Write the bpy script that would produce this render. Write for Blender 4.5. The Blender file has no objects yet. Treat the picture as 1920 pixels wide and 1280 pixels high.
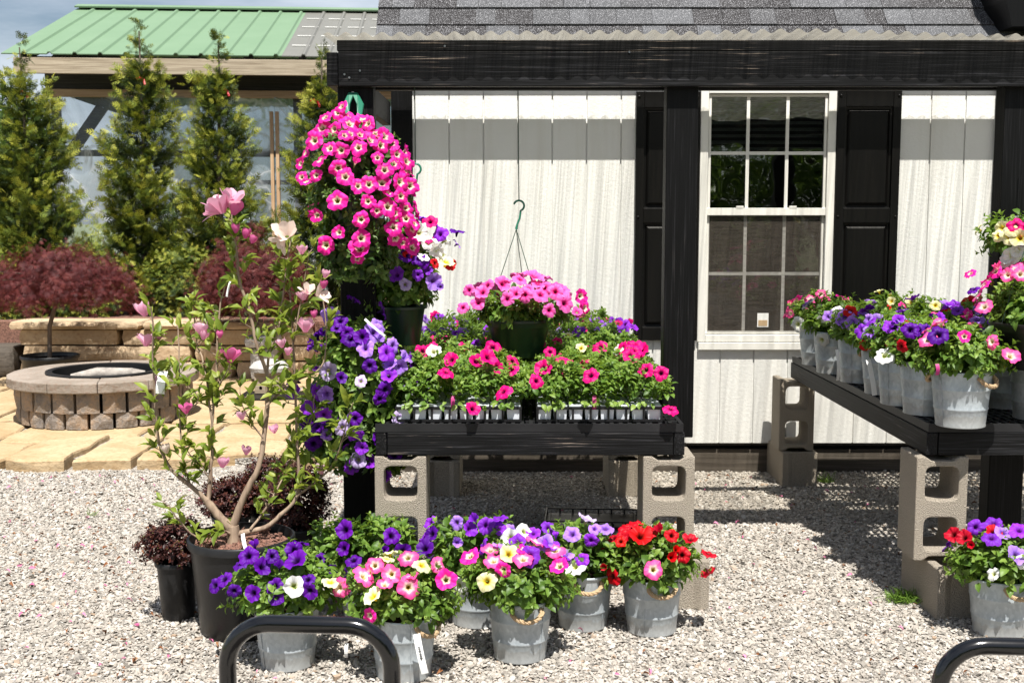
import bpy, bmesh, math, random
import numpy as np
from mathutils import Vector, Matrix
random.seed(7); rng = np.random.default_rng(11)
SC = bpy.context.scene
COL = SC.collection
R = math.radians
# ------------------------------------------------------------------ camera geometry (used to place things in the world)
CAM = Vector((0, 0, 1.45)); F = 2200.0
PITCH = math.atan(232 / F); CP, SP = math.cos(PITCH), math.sin(PITCH)
def ray(px, py):
    u, v = (px - 960) / F, (640 - py) / F
    return Vector((u, CP + v * SP, -SP + v * CP))
def at(px, py, Y):
    d = ray(px, py); return CAM + d * (Y / d.y)
def ground(px, py, z=0.0):
    d = ray(px, py); return CAM + d * ((z - CAM.z) / d.z)
def ZZ(py, Y): return at(960, py, Y).z
def XX(px, py, Y): return at(px, py, Y).x
# ------------------------------------------------------------------ tagging
def tag(o, label=None, cat=None, group=None, kind=None):
    if label: o['label'] = label
    if cat: o['category'] = cat
    if group: o['group'] = group
    if kind: o['kind'] = kind
    return o
def empty(name, loc=(0, 0, 0), rz=0, label=None, cat=None, group=None):
    o = bpy.data.objects.new(name, None); COL.objects.link(o)
    o.location = loc; o.rotation_euler = (0, 0, rz); o.empty_display_size = .05
    return tag(o, label, cat, group)
def link_mesh(name, me, mat, parent=None, loc=(0, 0, 0)):
    o = bpy.data.objects.new(name, me); COL.objects.link(o)
    if mat: me.materials.append(mat)
    o.location = loc
    if parent: o.parent = parent
    return o
# ------------------------------------------------------------------ mesh builder
class MB:
    def __init__(s): s.v = []; s.f = []
    def add(s, vs, fs):
        b = len(s.v); s.v += [tuple(x) for x in vs]; s.f += [tuple(b + i for i in f) for f in fs]; return s
    def box(s, x0, x1, y0, y1, z0, z1):
        v = [(x, y, z) for z in (z0, z1) for y in (y0, y1) for x in (x0, x1)]
        return s.add(v, [(0, 2, 3, 1), (4, 5, 7, 6), (0, 1, 5, 4), (2, 6, 7, 3), (0, 4, 6, 2), (1, 3, 7, 5)])
    def bar(s, a, b, w, h, up=(0, 0, 1)):
        a, b = Vector(a), Vector(b); d = (b - a).normalized(); up = Vector(up)
        x = d.cross(up).normalized(); z = x.cross(d)
        v = [p + x * sx * w / 2 + z * sz * h / 2 for p in (a, b) for sz in (-1, 1) for sx in (-1, 1)]
        return s.add(v, [(0, 1, 3, 2), (4, 6, 7, 5), (0, 4, 5, 1), (2, 3, 7, 6), (0, 2, 6, 4), (1, 5, 7, 3)])
    def tube(s, pts, rad, n=8, cap=True, closed=False):
        pts = [Vector(p) for p in pts]; m = len(pts)
        if not isinstance(rad, (list, tuple)): rad = [rad] * m
        vs = []; nrm = None
        for i, p in enumerate(pts):
            if closed: t = pts[(i + 1) % m] - pts[i - 1]
            else: t = pts[min(i + 1, m - 1)] - pts[max(i - 1, 0)]
            t.normalize()
            if nrm is None:
                nrm = t.cross(Vector((0, 0, 1)) if abs(t.z) < .9 else Vector((1, 0, 0))).normalized()
            else:
                nrm = (nrm - t * nrm.dot(t)).normalized()
            b = t.cross(nrm)
            for k in range(n):
                a = 2 * math.pi * k / n
                vs.append(p + (nrm * math.cos(a) + b * math.sin(a)) * rad[i])
        fs = []
        for i in range(m if closed else m - 1):
            j = (i + 1) % m
            for k in range(n):
                l = (k + 1) % n
                fs.append((i * n + k, i * n + l, j * n + l, j * n + k))
        if cap and not closed:
            fs.append(tuple(range(n - 1, -1, -1))); fs.append(tuple((m - 1) * n + k for k in range(n)))
        return s.add(vs, fs)
    def lathe(s, prof, n=32, c=(0, 0, 0), fn=None):
        vs = []
        for r, z in prof:
            for k in range(n):
                a = 2 * math.pi * k / n; rr = r * (fn(a, z) if fn else 1)
                vs.append((c[0] + rr * math.cos(a), c[1] + rr * math.sin(a), c[2] + z))
        fs = [(i * n + k, i * n + (k + 1) % n, (i + 1) * n + (k + 1) % n, (i + 1) * n + k) for i in range(len(prof) - 1) for k in range(n)]
        if prof[0][0] > 0: fs.append(tuple(range(n - 1, -1, -1)))
        if prof[-1][0] > 0: fs.append(tuple((len(prof) - 1) * n + k for k in range(n)))
        return s.add(vs, fs)
    def build(s, name, mat, parent=None, loc=(0, 0, 0), bevel=0, smooth=False, seg=2):
        me = bpy.data.meshes.new(name); me.from_pydata(s.v, [], s.f); me.validate(); me.update()
        o = link_mesh(name, me, mat, parent, loc)
        if smooth:
            me.polygons.foreach_set('use_smooth', [True] * len(me.polygons))
            try: me.set_sharp_from_angle(angle=R(50))
            except Exception: pass
        if bevel:
            m = o.modifiers.new('bevel', 'BEVEL'); m.width = bevel; m.segments = seg; m.limit_method = 'ANGLE'; m.angle_limit = R(40)
        return o
def scatter(name, tv, tf, Rm, P, S, mat, parent=None, var=None, smooth=True, loc=(0, 0, 0), jit=0.0):
    """one mesh made of many copies of a small template (leaves, needles, stones)"""
    tv = np.asarray(tv, float); N = len(P); k = len(tv)
    S = np.asarray(S, float)
    if S.ndim == 1: S = S[:, None]
    base = tv[None, :, :] * S[:, None, :] * np.ones((N, 1, 3))
    if jit: base = base * (1 + rng.uniform(-jit, jit, (N, k, 3)))
    V = np.einsum('nij,nkj->nki', Rm, base) + P[:, None, :]
    V = V.reshape(-1, 3)
    sizes = np.array([len(f) for f in tf]); flat = np.concatenate([np.array(f) for f in tf])
    idx = (flat[None, :] + (np.arange(N) * k)[:, None]).ravel()
    tot = np.tile(sizes, N); start = np.concatenate([[0], np.cumsum(tot)[:-1]])
    me = bpy.data.meshes.new(name)
    me.vertices.add(len(V)); me.vertices.foreach_set('co', V.ravel().astype(np.float32))
    me.loops.add(len(idx)); me.loops.foreach_set('vertex_index', idx.astype(np.int32))
    me.polygons.add(len(tot)); me.polygons.foreach_set('loop_start', start.astype(np.int32))
    try: me.polygons.foreach_set('loop_total', tot.astype(np.int32))
    except Exception: pass
    me.update(calc_edges=True)
    me.polygons.foreach_set('use_smooth', np.full(len(tot), bool(smooth)))
    if var is None: var = rng.random(N)
    a = me.attributes.new('var', 'FLOAT', 'POINT'); a.data.foreach_set('value', np.repeat(var, k).astype(np.float32))
    return link_mesh(name, me, mat, parent, loc)
def frames(d, n):
    """rotation matrices whose y axis is d and z axis close to n"""
    d = d / np.linalg.norm(d, axis=1, keepdims=True)
    x = np.cross(d, n); l = np.linalg.norm(x, axis=1, keepdims=True); l[l < 1e-6] = 1; x = x / l
    z = np.cross(x, d)
    return np.stack([x, d, z], axis=2)
def rsphere(N):
    v = rng.normal(size=(N, 3)); return v / np.linalg.norm(v, axis=1, keepdims=True)
# ------------------------------------------------------------------ materials
class NT:
    def __init__(s, name):
        s.m = bpy.data.materials.new(name); s.m.use_nodes = True; s.t = s.m.node_tree; s.t.nodes.clear()
        s.out = s.n('ShaderNodeOutputMaterial')
    def n(s, typ, **kw):
        x = s.t.nodes.new(typ)
        for k, v in kw.items():
            if hasattr(x, k) and not k.startswith('i_'): setattr(x, k, v)
        return x
    def l(s, a, b): s.t.links.new(a, b)
    def coords(s, scale=(1, 1, 1), kind='Object'):
        tc = s.n('ShaderNodeTexCoord'); mp = s.n('ShaderNodeMapping'); mp.inputs['Scale'].default_value = scale
        s.l(tc.outputs[kind], mp.inputs[0]); return mp.outputs[0]
    def noise(s, vec, scale, detail=4, rough=.55, dist=0):
        x = s.n('ShaderNodeTexNoise'); x.inputs['Scale'].default_value = scale; x.inputs['Detail'].default_value = detail
        x.inputs['Roughness'].default_value = rough; x.inputs['Distortion'].default_value = dist
        if vec is not None: s.l(vec, x.inputs['Vector'])
        return x.outputs['Fac']
    def vor(s, vec, scale, feat='F1', out='Distance', rnd=1):
        x = s.n('ShaderNodeTexVoronoi', feature=feat); x.inputs['Scale'].default_value = scale
        x.inputs['Randomness'].default_value = rnd
        if vec is not None: s.l(vec, x.inputs['Vector'])
        return x.outputs[out]
    def ramp(s, fac, stops, interp='LINEAR'):
        x = s.n('ShaderNodeValToRGB'); cr = x.color_ramp; cr.interpolation = interp
        while len(cr.elements) < len(stops): cr.elements.new(.5)
        for e, (p, c) in zip(cr.elements, stops):
            e.position = p; e.color = (c, c, c, 1) if isinstance(c, (int, float)) else (*c, 1)
        s.l(fac, x.inputs[0]); return x.outputs[0]
    def mix(s, fac, a, b, mode='MIX'):
        x = s.n('ShaderNodeMix', data_type='RGBA', blend_type=mode)
        def put(sock, v):
            if isinstance(v, (int, float)): sock.default_value = v
            elif isinstance(v, tuple): sock.default_value = (*v, 1)
            else: s.l(v, sock)
        if isinstance(fac, (int, float)): x.inputs[0].default_value = fac
        else: s.l(fac, x.inputs[0])
        put(x.inputs[6], a); put(x.inputs[7], b); return x.outputs[2]
    def math(s, op, a, b=0.0):
        x = s.n('ShaderNodeMath', operation=op)
        for i, v in enumerate((a, b)):
            if isinstance(v, (int, float)): x.inputs[i].default_value = v
            else: s.l(v, x.inputs[i])
        return x.outputs[0]
    def attr(s, name='var'):
        x = s.n('ShaderNodeAttribute'); x.attribute_name = name; return x.outputs['Fac']
    def rand(s): return s.n('ShaderNodeObjectInfo').outputs['Random']
    def bump(s, h, strength=.4, dist=.01, prev=None):
        x = s.n('ShaderNodeBump'); x.inputs['Strength'].default_value = strength; x.inputs['Distance'].default_value = dist
        s.l(h, x.inputs['Height'])
        if prev is not None: s.l(prev, x.inputs['Normal'])
        return x.outputs[0]
    def bsdf(s, col, rough=.6, metal=0, spec=.5, nrm=None, coat=0):
        x = s.n('ShaderNodeBsdfPrincipled')
        if isinstance(col, tuple): x.inputs['Base Color'].default_value = (*col, 1)
        else: s.l(col, x.inputs['Base Color'])
        if isinstance(rough, (int, float)): x.inputs['Roughness'].default_value = rough
        else: s.l(rough, x.inputs['Roughness'])
        x.inputs['Metallic'].default_value = metal; x.inputs['Specular IOR Level'].default_value = spec
        x.inputs['Coat Weight'].default_value = coat
        if nrm is not None: s.l(nrm, x.inputs['Normal'])
        return x.outputs[0]
    def mixsh(s, fac, a, b):
        x = s.n('ShaderNodeMixShader')
        if isinstance(fac, (int, float)): x.inputs[0].default_value = fac
        else: s.l(fac, x.inputs[0])
        s.l(a, x.inputs[1]); s.l(b, x.inputs[2]); return x.outputs[0]
    def done(s, sh): s.l(sh, s.out.inputs[0]); return s.m

def M_simple(name, col, rough=.6, metal=0, noise=.15, nscale=6, bump=.1, bscale=80, spec=.5):
    t = NT(name); c = t.coords()
    f = t.ramp(t.noise(c, nscale, 6), [(.3, 0), (.7, 1)])
    lo = tuple(x * (1 - noise) for x in col); hi = tuple(min(1, x * (1 + noise)) for x in col)
    n = t.bump(t.noise(c, bscale, 3), bump, .004)
    return t.done(t.bsdf(t.mix(f, lo, hi), rough, metal, spec, n))
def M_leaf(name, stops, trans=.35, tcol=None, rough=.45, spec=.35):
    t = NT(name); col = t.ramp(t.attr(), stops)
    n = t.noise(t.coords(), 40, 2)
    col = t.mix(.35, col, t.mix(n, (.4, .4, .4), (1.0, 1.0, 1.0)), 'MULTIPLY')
    p = t.bsdf(col, rough, 0, spec)
    tr = t.n('ShaderNodeBsdfTranslucent')
    t.l(t.mix(.5, col, tcol or (.25, .4, .04)), tr.inputs[0])
    return t.done(t.mixsh(trans, p, tr.outputs[0]))
def M_petal(name, centre, throat, main, edge, ts=(.12, .24, .42), trans=.3):
    t = NT(name)
    rad = t.math('ADD', t.math('SUBTRACT', t.attr('rad'), t.math('MULTIPLY', t.math('POWER', t.math('ABSOLUTE', t.math('SINE', t.math('MULTIPLY', t.attr('ang'), 2.5))), 3), .10)), t.math('MULTIPLY', t.math('SUBTRACT', t.noise(t.coords(), 90, 3), .5), .22))
    col = t.ramp(rad, [(0, centre), (ts[0], centre), (ts[1], throat), (ts[2], main), (1, edge)])
    vein = t.math('POWER', t.math('ABSOLUTE', t.math('SINE', t.math('MULTIPLY', t.attr('ang'), 12.5))), 6)
    col = t.mix(t.math('MULTIPLY', vein, .30), col, t.mix(.6, col, tuple(x * .45 for x in main)))
    hv = t.math('ADD', t.math('MULTIPLY', t.rand(), .35), .78)
    hs = t.n('ShaderNodeHueSaturation'); t.l(hv, hs.inputs['Value']); t.l(col, hs.inputs['Color'])
    t.l(t.math('ADD', t.math('MULTIPLY', t.rand(), .010), .495), hs.inputs['Hue'])
    c = hs.outputs[0]
    tr = t.n('ShaderNodeBsdfTranslucent'); t.l(c, tr.inputs[0])
    return t.done(t.mixsh(trans, t.bsdf(c, .55, 0, .25), tr.outputs[0]))
def M_wood_black(name='black_stained_wood', axis=0, wear=.5, tint=(.34, .27, .21), k=1.0):
    t = NT(name)
    sc = [6, 6, 6]; 
    for i in range(3):
        if i != axis: sc[i] = 170
    sc[axis] = 3.5
    c = t.coords(tuple(sc)); c2 = t.coords()
    g = t.noise(c, 1, 6, .6, .3); big = t.noise(c2, 5, 5)
    col = t.ramp(g, [(.3, (.002 * k,) * 3), (.50, (.0055 * k, .0055 * k, .0058 * k)), (.60, (.016 * k, .016 * k, .0175 * k)), (.72, (.05 * k, .05 * k, .055 * k))])
    w = t.math('MULTIPLY', t.ramp(g, [(.60, 0), (.66, 1)]), t.ramp(big, [(.56 - .1 * wear, 0), (.66, 1)]))
    col = t.mix(t.math('MULTIPLY', w, wear), col, tint)
    n = t.bump(g, .5, .003)
    return t.done(t.bsdf(col, .55, 0, .17, n))
def M_wood(name, a, b, axis=0, rough=.7):
    t = NT(name); sc = [60, 60, 60]; sc[axis] = 2
    c = t.coords(tuple(sc)); g = t.noise(c, 1, 6, .6, .5); big = t.noise(t.coords(), 3, 4)
    col = t.mix(t.ramp(g, [(.35, 0), (.65, 1)]), a, b)
    col = t.mix(t.math('MULTIPLY', big, .4), col, tuple(x * .5 for x in a))
    return t.done(t.bsdf(col, rough, 0, .3, t.bump(g, .4, .004)))
MT = {}
def init_mats():
    m = MT
    # white textured siding paint
    t = NT('white_siding_paint'); c = t.coords(); cs = t.coords((40, 40, 260))
    g = t.noise(cs, 1, 5, .6); n2 = t.noise(c, 3, 5); n3 = t.noise(c, 55, 4)
    dirt = t.ramp(t.noise(t.coords((14, 14, 1.2)), 1, 5), [(.5, 0), (.8, 1)])
    col = t.mix(n2, (.70, .70, .68), (.79, .79, .775)); col = t.mix(t.math('MULTIPLY', dirt, .25), col, (.50, .46, .38))
    m['siding'] = t.done(t.bsdf(col, .55, 0, .35, t.bump(g, .16, .005, t.bump(n3, .35, .005))))
    m['white_trim'] = M_simple('white_window_trim', (.76, .75, .71), .4, noise=.05, bump=.06)
    m['black_x'] = M_wood_black('black_stained_board', 0, .8)
    m['black_y'] = M_wood_black('black_stained_rail', 1, .35)
    m['black_z'] = M_wood_black('black_stained_post', 2, .10, (.10, .085, .07), .28)  # darker copy of the stain, the posts' shade put into its colour
    m['black_side'] = M_wood_black('black_endgrain', 0, .25)
    t = NT('shutter_vinyl'); g = t.noise(t.coords((60, 60, 3)), 1, 4)
    m['shutter'] = t.done(t.bsdf(t.ramp(g, [(.3, (.003, .003, .003)), (.7, (.0055, .005, .0045))]), .38, 0, .22, t.bump(g, .25, .002)))
    # shingles
    t = NT('asphalt_shingle'); c = t.coords()
    tab = t.attr('var')
    col = t.ramp(tab, [(0, (.034, .032, .033)), (.35, (.048, .046, .047)), (.7, (.078, .079, .083)), (1, (.115, .118, .125))])
    gr = t.noise(c, 190, 3, .9)
    col = t.mix(.85, col, t.ramp(gr, [(.35, .35), (.5, .85), (.68, 1.0)]), 'MULTIPLY')
    col = t.mix(t.ramp(t.noise(c, 260, 1), [(.60, 0), (.66, .7)]), col, (.5, .5, .52))
    m['shingle'] = t.done(t.bsdf(col, .9, 0, .2, t.bump(gr, .8, .003)))
    # translucent corrugated panel: steep flanks, dirt streaks and an added front band hold back light
    t = NT('corrugated_fibreglass'); lw = t.n('ShaderNodeLayerWeight'); lw.inputs[0].default_value = .5
    st = t.noise(t.coords((22, .45, 22)), 1, 5, .7); st2 = t.noise(t.coords((110, 1.1, 110)), 1, 4, .6)
    dirt = t.ramp(t.math('ADD', t.math('MULTIPLY', st, .45), t.math('MULTIPLY', st2, .55)), [(.43, 0), (.60, 1)])  # dirt streaks shaped to cast light ripples on the siding
    tr = t.n('ShaderNodeBsdfTransparent'); tr.inputs[0].default_value = (1.0, .985, .935, 1)
    tl = t.n('ShaderNodeBsdfTranslucent'); tl.inputs[0].default_value = (.34, .32, .27, 1)
    p = t.bsdf((.15, .14, .115), .18, 0, .5)
    op = t.mixsh(.5, tl.outputs[0], p)
    sx_ = t.n('ShaderNodeSeparateXYZ'); t.l(t.coords(), sx_.inputs[0]); eave_shade = t.n('ShaderNodeMapRange'); t.l(sx_.outputs[1], eave_shade.inputs[0]); eave_shade.inputs[1].default_value = 4.50; eave_shade.inputs[2].default_value = 4.80; eave_shade.inputs[3].default_value = .42; eave_shade.inputs[4].default_value = 0  # front-edge opacity added to deepen the sheet's shadow on the beam
    f = t.math('ADD', .03, t.math('ADD', eave_shade.outputs[0], t.math('MULTIPLY', dirt, .46)))
    f = t.math('ADD', f, t.math('MULTIPLY', t.math('POWER', lw.outputs['Facing'], 2.0), .42))
    f = t.math('MINIMUM', f, .95)
    m['panel'] = t.done(t.mixsh(f, tr.outputs[0], op))
    # concrete block
    t = NT('concrete_block'); c = t.coords()
    n1 = t.noise(c, 5, 4); n2 = t.noise(c, 210, 5, .75); v = t.vor(c, 300)
    col = t.mix(n1, (.46, .395, .315), (.57, .505, .415)); col = t.mix(.7, col, t.ramp(n2, [(.3, .35), (.58, 1)]), 'MULTIPLY')
    h = t.math('ADD', n2, t.math('MULTIPLY', v, .8))
    m['cinder'] = t.done(t.bsdf(col, .92, 0, .2, t.bump(h, 1.0, .008)))
    # galvanised steel
    t = NT('galvanised_steel'); c = t.coords((1, 1, .6)); v = t.vor(c, 120, 'F1', 'Color'); sp = t.n('ShaderNodeSeparateColor'); t.l(v, sp.inputs[0])
    n = t.noise(t.coords(), 9, 4)
    val = t.math('ADD', t.math('MULTIPLY', sp.outputs[0], .30), t.math('MULTIPLY', n, .70))
    col = t.ramp(val, [(.25, (.33, .37, .395)), (.5, (.40, .44, .465)), (.75, (.47, .515, .54))])
    sz = t.n('ShaderNodeSeparateXYZ'); t.l(t.coords(), sz.inputs[0]); low = t.ramp(t.math('ADD', sz.outputs[2], t.math('MULTIPLY', t.noise(t.coords(), 20, 5, .8), -.075)), [(0, .35), (.006, 0)]); col = t.mix(low, col, (.28, .24, .19))
    m['galv'] = t.done(t.bsdf(col, t.math('ADD', .36, t.math('MULTIPLY', sp.outputs[1], .16)), .38, .5, t.bump(t.noise(t.coords(), 5, 2), .10, .01)))
    m['rope'] = M_simple('jute_rope', (.44, .31, .18), .9, noise=.3, bump=.5, bscale=300)
    m['soil'] = M_simple('potting_soil', (.07, .038, .025), .95, noise=.5, nscale=60, bump=1, bscale=120)
    m['mulch'] = M_simple('bark_mulch', (.17, .085, .06), .95, noise=.7, nscale=70, bump=1, bscale=110)
    m['pot'] = M_simple('black_nursery_plastic', (.011, .011, .0115), .4, noise=.5, nscale=14, bump=.15, bscale=40, spec=.35)
    m['greenpot'] = M_simple('dark_green_plastic', (.008, .026, .015), .35, noise=.2, bump=.05)
    m['hook'] = M_simple('green_hook_plastic', (.02, .16, .095), .35, noise=.1, bump=.02)
    m['wire'] = M_simple('green_wire', (.03, .06, .04), .4, noise=.1, bump=0)
    m['greywire'] = M_simple('grey_wire', (.16, .16, .15), .4, noise=.1, bump=0)
    m['tray'] = M_simple('black_tray_plastic', (.011, .011, .012), .4, noise=.2, bump=.05, spec=.3)
    m['deckgrid'] = M_simple('black_grate_plastic', (.013, .013, .014), .5, noise=.4, bump=.15, spec=.3)
    m['cell'] = M_simple('white_cell_pack', (.62, .65, .70), .45, noise=.08, bump=.03)
    m['tag'] = M_simple('white_plant_tag', (.8, .8, .78), .4, noise=.03, bump=0)
    m['ink'] = M_simple('black_ink', (.02, .02, .02), .6, noise=0, bump=0)
    m['tube'] = (lambda t: t.done(t.bsdf((.002, .002, .0025), .16, 0, .4, t.bump(t.noise(t.coords(), 30, 3), .06, .003), .6)))(NT('black_powder_coat'))
    m['screw'] = M_simple('steel_screw', (.35, .35, .35), .35, 1, bump=0)
    # gravel
    G = [(0, (.20, .185, .165)), (.12, (.31, .285, .25)), (.3, (.37, .335, .29)), (.55, (.44, .40, .35)), (.78, (.495, .455, .405)), (.93, (.58, .55, .51)), (1, (.36, .26, .18))]
    t = NT('limestone_gravel'); c = t.coords()
    col = t.mix(.5, t.ramp(t.attr(), G), t.mix(t.noise(c, 160, 4, .7), (.55, .55, .55), (1.0, 1.0, 1.0)), 'MULTIPLY')
    m['stones'] = t.done(t.bsdf(col, .85, 0, .25, t.bump(t.noise(c, 260, 3), .6, .003)))
    t = NT('gravel_bed'); c = t.coords(); vd = t.vor(c, 70); vc = t.vor(c, 70, 'F1', 'Color'); sp = t.n('ShaderNodeSeparateColor'); t.l(vc, sp.inputs[0])
    col = t.ramp(sp.outputs[0], G); col = t.mix(1, col, t.ramp(vd, [(.3, 1.0), (.75, .5)]), 'MULTIPLY')
    m['gravelbed'] = t.done(t.bsdf(col, .9, 0, .2, t.bump(t.math('SUBTRACT', 1, vd), 1, .012, t.bump(t.noise(c, 300, 3), .5, .003))))
    # sandstone
    def sand(name, a, b, c3):
        t = NT(name); c = t.coords((1, 1, 2.2)); n1 = t.noise(c, 3.2, 6, .6, .6); n2 = t.noise(t.coords(), 36, 5, .65)
        col = t.mix(t.ramp(n1, [(.35, 0), (.62, 1)]), a, b); col = t.mix(t.ramp(n2, [(.48, 0), (.75, .7)]), col, c3)
        return t.done(t.bsdf(col, .88, 0, .2, t.bump(n1, .7, .03, t.bump(n2, .5, .01))))
    m['wallstone'] = sand('tan_sandstone', (.40, .29, .18), (.51, .40, .27), (.27, .16, .09))
    m['flag'] = sand('golden_flagstone', (.36, .25, .135), (.46, .35, .215), (.25, .155, .075))
    m['greystone'] = sand('grey_stone', (.34, .33, .31), (.46, .45, .43), (.2, .19, .18))
    m['capstone'] = sand('pit_capstone', (.22, .185, .15), (.30, .255, .215), (.20, .12, .08))
    t = NT('pit_split_block'); c = t.coords(); n1 = t.noise(c, 7, 5); n2 = t.noise(c, 45, 5, .7)
    col = t.ramp(t.math('ADD', t.math('MULTIPLY', n1, .7), t.math('MULTIPLY', n2, .3)), [(.3, (.12, .11, .11)), (.48, (.26, .225, .195)), (.6, (.38, .28, .20)), (.75, (.30, .19, .13))])
    m['pitblock'] = t.done(t.bsdf(col, .92, 0, .2, t.bump(n2, .9, .02)))
    m['pitmetal'] = M_simple('fire_ring_steel', (.015, .015, .016), .45, .3, bump=.1)
    m['ash'] = M_simple('grey_firewood', (.30, .27, .24), .9, noise=.4, nscale=20, bump=.6)
    # greenhouse
    t = NT('green_metal_roof'); c = t.coords(); n = t.noise(c, 2, 5)
    m['greenroof'] = t.done(t.bsdf(t.mix(n, (.125, .205, .12), (.165, .25, .155)), .5, .0, .3, t.bump(n, .05, .02)))
    t = NT('skylight_panel'); n = t.noise(t.coords(), 3, 5)
    tr = t.n('ShaderNodeBsdfTransparent'); tr.inputs[0].default_value = (.8, .8, .78, 1)
    m['skylight'] = t.done(t.mixsh(.6, tr.outputs[0], t.bsdf(t.mix(n, (.22, .215, .195), (.30, .295, .27)), .4)))
    m['oldwood'] = M_wood('weathered_fascia_wood', (.26, .205, .14), (.50, .42, .31), 0)
    m['tanwood'] = M_wood('raw_pine_wood', (.40, .26, .15), (.58, .42, .27), 0)
    m['studwood'] = M_wood('raw_pine_stud', (.46, .28, .15), (.60, .42, .25), 2)
    m['darkwood'] = M_wood('dark_framing_wood', (.035, .03, .027), (.08, .07, .06), 0)
    m['skid'] = M_wood('treated_skid_wood', (.055, .045, .035), (.13, .11, .09), 0)
    t = NT('clear_plastic_sheet'); c = t.coords((1, 1, 1)); n = t.noise(t.coords((2.0, 2.0, .8)), 1.2, 5, .6, 1.2)
    tr = t.n('ShaderNodeBsdfTransparent'); tr.inputs[0].default_value = (.82, .88, .92, 1)
    tl = t.n('ShaderNodeBsdfTranslucent'); tl.inputs[0].default_value = (.55, .62, .68, 1)
    p = t.bsdf((.30, .34, .37), .16, 0, .6, t.bump(n, .9, .15))
    n3 = t.noise(t.coords((1.0, 1.0, .9)), 1.1, 3, .5, 2.2); cr = t.math('ABSOLUTE', t.math('SUBTRACT', n3, .5)); cr = t.ramp(cr, [(0, 1), (.022, .35), (.07, 0)])
    tl2 = t.n('ShaderNodeBsdfTranslucent'); tl2.inputs[0].default_value = (.9, .92, .95, 1); cre = t.mixsh(.5, tl2.outputs[0], t.bsdf((.75, .77, .8), .3))
    body = t.mixsh(t.ramp(n, [(.3, .22), (.7, .50)]), tr.outputs[0], t.mixsh(.75, tl.outputs[0], p))
    m['plastic'] = t.done(t.mixsh(t.math('MULTIPLY', cr, .8), body, cre))
    # window glass
    t = NT('window_glass'); tr = t.n('ShaderNodeBsdfTransparent'); tr.inputs[0].default_value = (.75, .8, .78, 1)
    gl = t.n('ShaderNodeBsdfGlossy'); gl.inputs['Roughness'].default_value = .015
    fr = t.n('ShaderNodeFresnel'); fr.inputs[0].default_value = 1.9
    wob = t.bump(t.noise(t.coords((1, 1, 1)), 2.5, 2), .25, .02); t.l(wob, gl.inputs['Normal'])
    m['glass'] = t.done(t.mixsh(t.math('MULTIPLY', fr.outputs[0], 1.6), tr.outputs[0], gl.outputs[0]))
    t = NT('insect_screen'); tr = t.n('ShaderNodeBsdfTransparent')
    moire = t.noise(t.coords((3, 3, 60)), 3, 4, .7)
    m['screen'] = t.done(t.mixsh(t.ramp(moire, [(.3, .30), (.75, .70)]), tr.outputs[0], t.bsdf((.075, .062, .05), .7)))
    t = NT('mirror_stripes'); w = t.noise(t.coords((2, 2, 26)), 1, 3)
    m['mirror_slats'] = t.done(t.bsdf(t.mix(w, (.30, .30, .27), (.55, .55, .50)), .6))
    m['room'] = M_simple('dark_room_paint', (.08, .075, .07), .9)
    # foliage
    m['petleaf'] = M_leaf('petunia_leaf', [(0, (.035, .085, .014)), (.3, (.085, .17, .024)), (.65, (.17, .29, .045)), (1, (.28, .39, .075))], .36, (.34, .50, .04))
    m['petleaf2'] = M_leaf('petunia_leaf_deep', [(0, (.024, .06, .014)), (.5, (.07, .14, .028)), (1, (.17, .25, .05))], .3, (.2, .35, .04))
    m['magleaf'] = M_leaf('magnolia_leaf', [(0, (.07, .12, .014)), (.5, (.19, .27, .032)), (1, (.36, .40, .07))], .4, (.45, .52, .06))
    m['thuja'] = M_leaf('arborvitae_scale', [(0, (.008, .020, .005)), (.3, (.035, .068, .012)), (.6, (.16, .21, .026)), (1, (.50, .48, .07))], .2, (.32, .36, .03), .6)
    m['maple'] = M_leaf('burgundy_maple_leaf', [(0, (.035, .008, .010)), (.5, (.12, .024, .026)), (1, (.24, .06, .05))], .3, (.34, .05, .04), .6)
    m['barb'] = M_leaf('barberry_leaf', [(0, (.018, .007, .007)), (.5, (.06, .017, .015)), (.85, (.13, .04, .025)), (1, (.11, .12, .03))], .2, (.25, .06, .03), .5)
    m['treeleaf'] = M_leaf('tree_leaf', [(0, (.03, .06, .012)), (.6, (.09, .15, .025)), (1, (.2, .26, .06))], .3)
    m['grass'] = M_leaf('grass_blade', [(0, (.07, .15, .02)), (1, (.2, .33, .05))], .35)
    m['litter'] = M_leaf('dry_leaf', [(0, (.10, .035, .012)), (.55, (.26, .10, .035)), (.7, (.30, .16, .07)), (.72, (.60, .12, .28)), (1, (.72, .30, .45))], .15, (.3, .12, .05), .7)
    m['bark'] = M_wood('magnolia_bark', (.20, .14, .10), (.40, .30, .215), 2, .8)
    m['darkbark'] = M_wood('brown_bark', (.08, .06, .045), (.18, .14, .11), 2, .85)
    m['ribbon'] = M_simple('red_ribbon', (.6, .01, .01), .5, bump=0)
    m['lilac'] = None
    P = M_petal
    m['HP'] = P('hot_pink_petal', (.20, .22, .02), (.95, .80, .60), (.82, .010, .26), (.92, .020, .42))
    m['PK'] = P('rose_pink_petal', (.45, .35, .03), (.95, .82, .66), (.90, .14, .38), (.92, .05, .32), (.10, .26, .52))
    m['MG'] = P('magenta_petal', (.04, .0, .02), (.25, 0, .07), (.72, .0, .16), (.82, .0, .22), (.08, .2, .35))
    m['RS'] = P('soft_pink_petal', (.25, .01, .06), (.72, .02, .22), (.86, .085, .40), (.90, .18, .54))
    m['DP'] = P('deep_purple_petal', (.012, 0, .03), (.03, 0, .09), (.088, .001, .27), (.13, .004, .36))
    m['PU'] = P('violet_petal', (.10, .01, .2), (.22, .02, .45), (.22, .018, .54), (.32, .04, .70))
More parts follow.
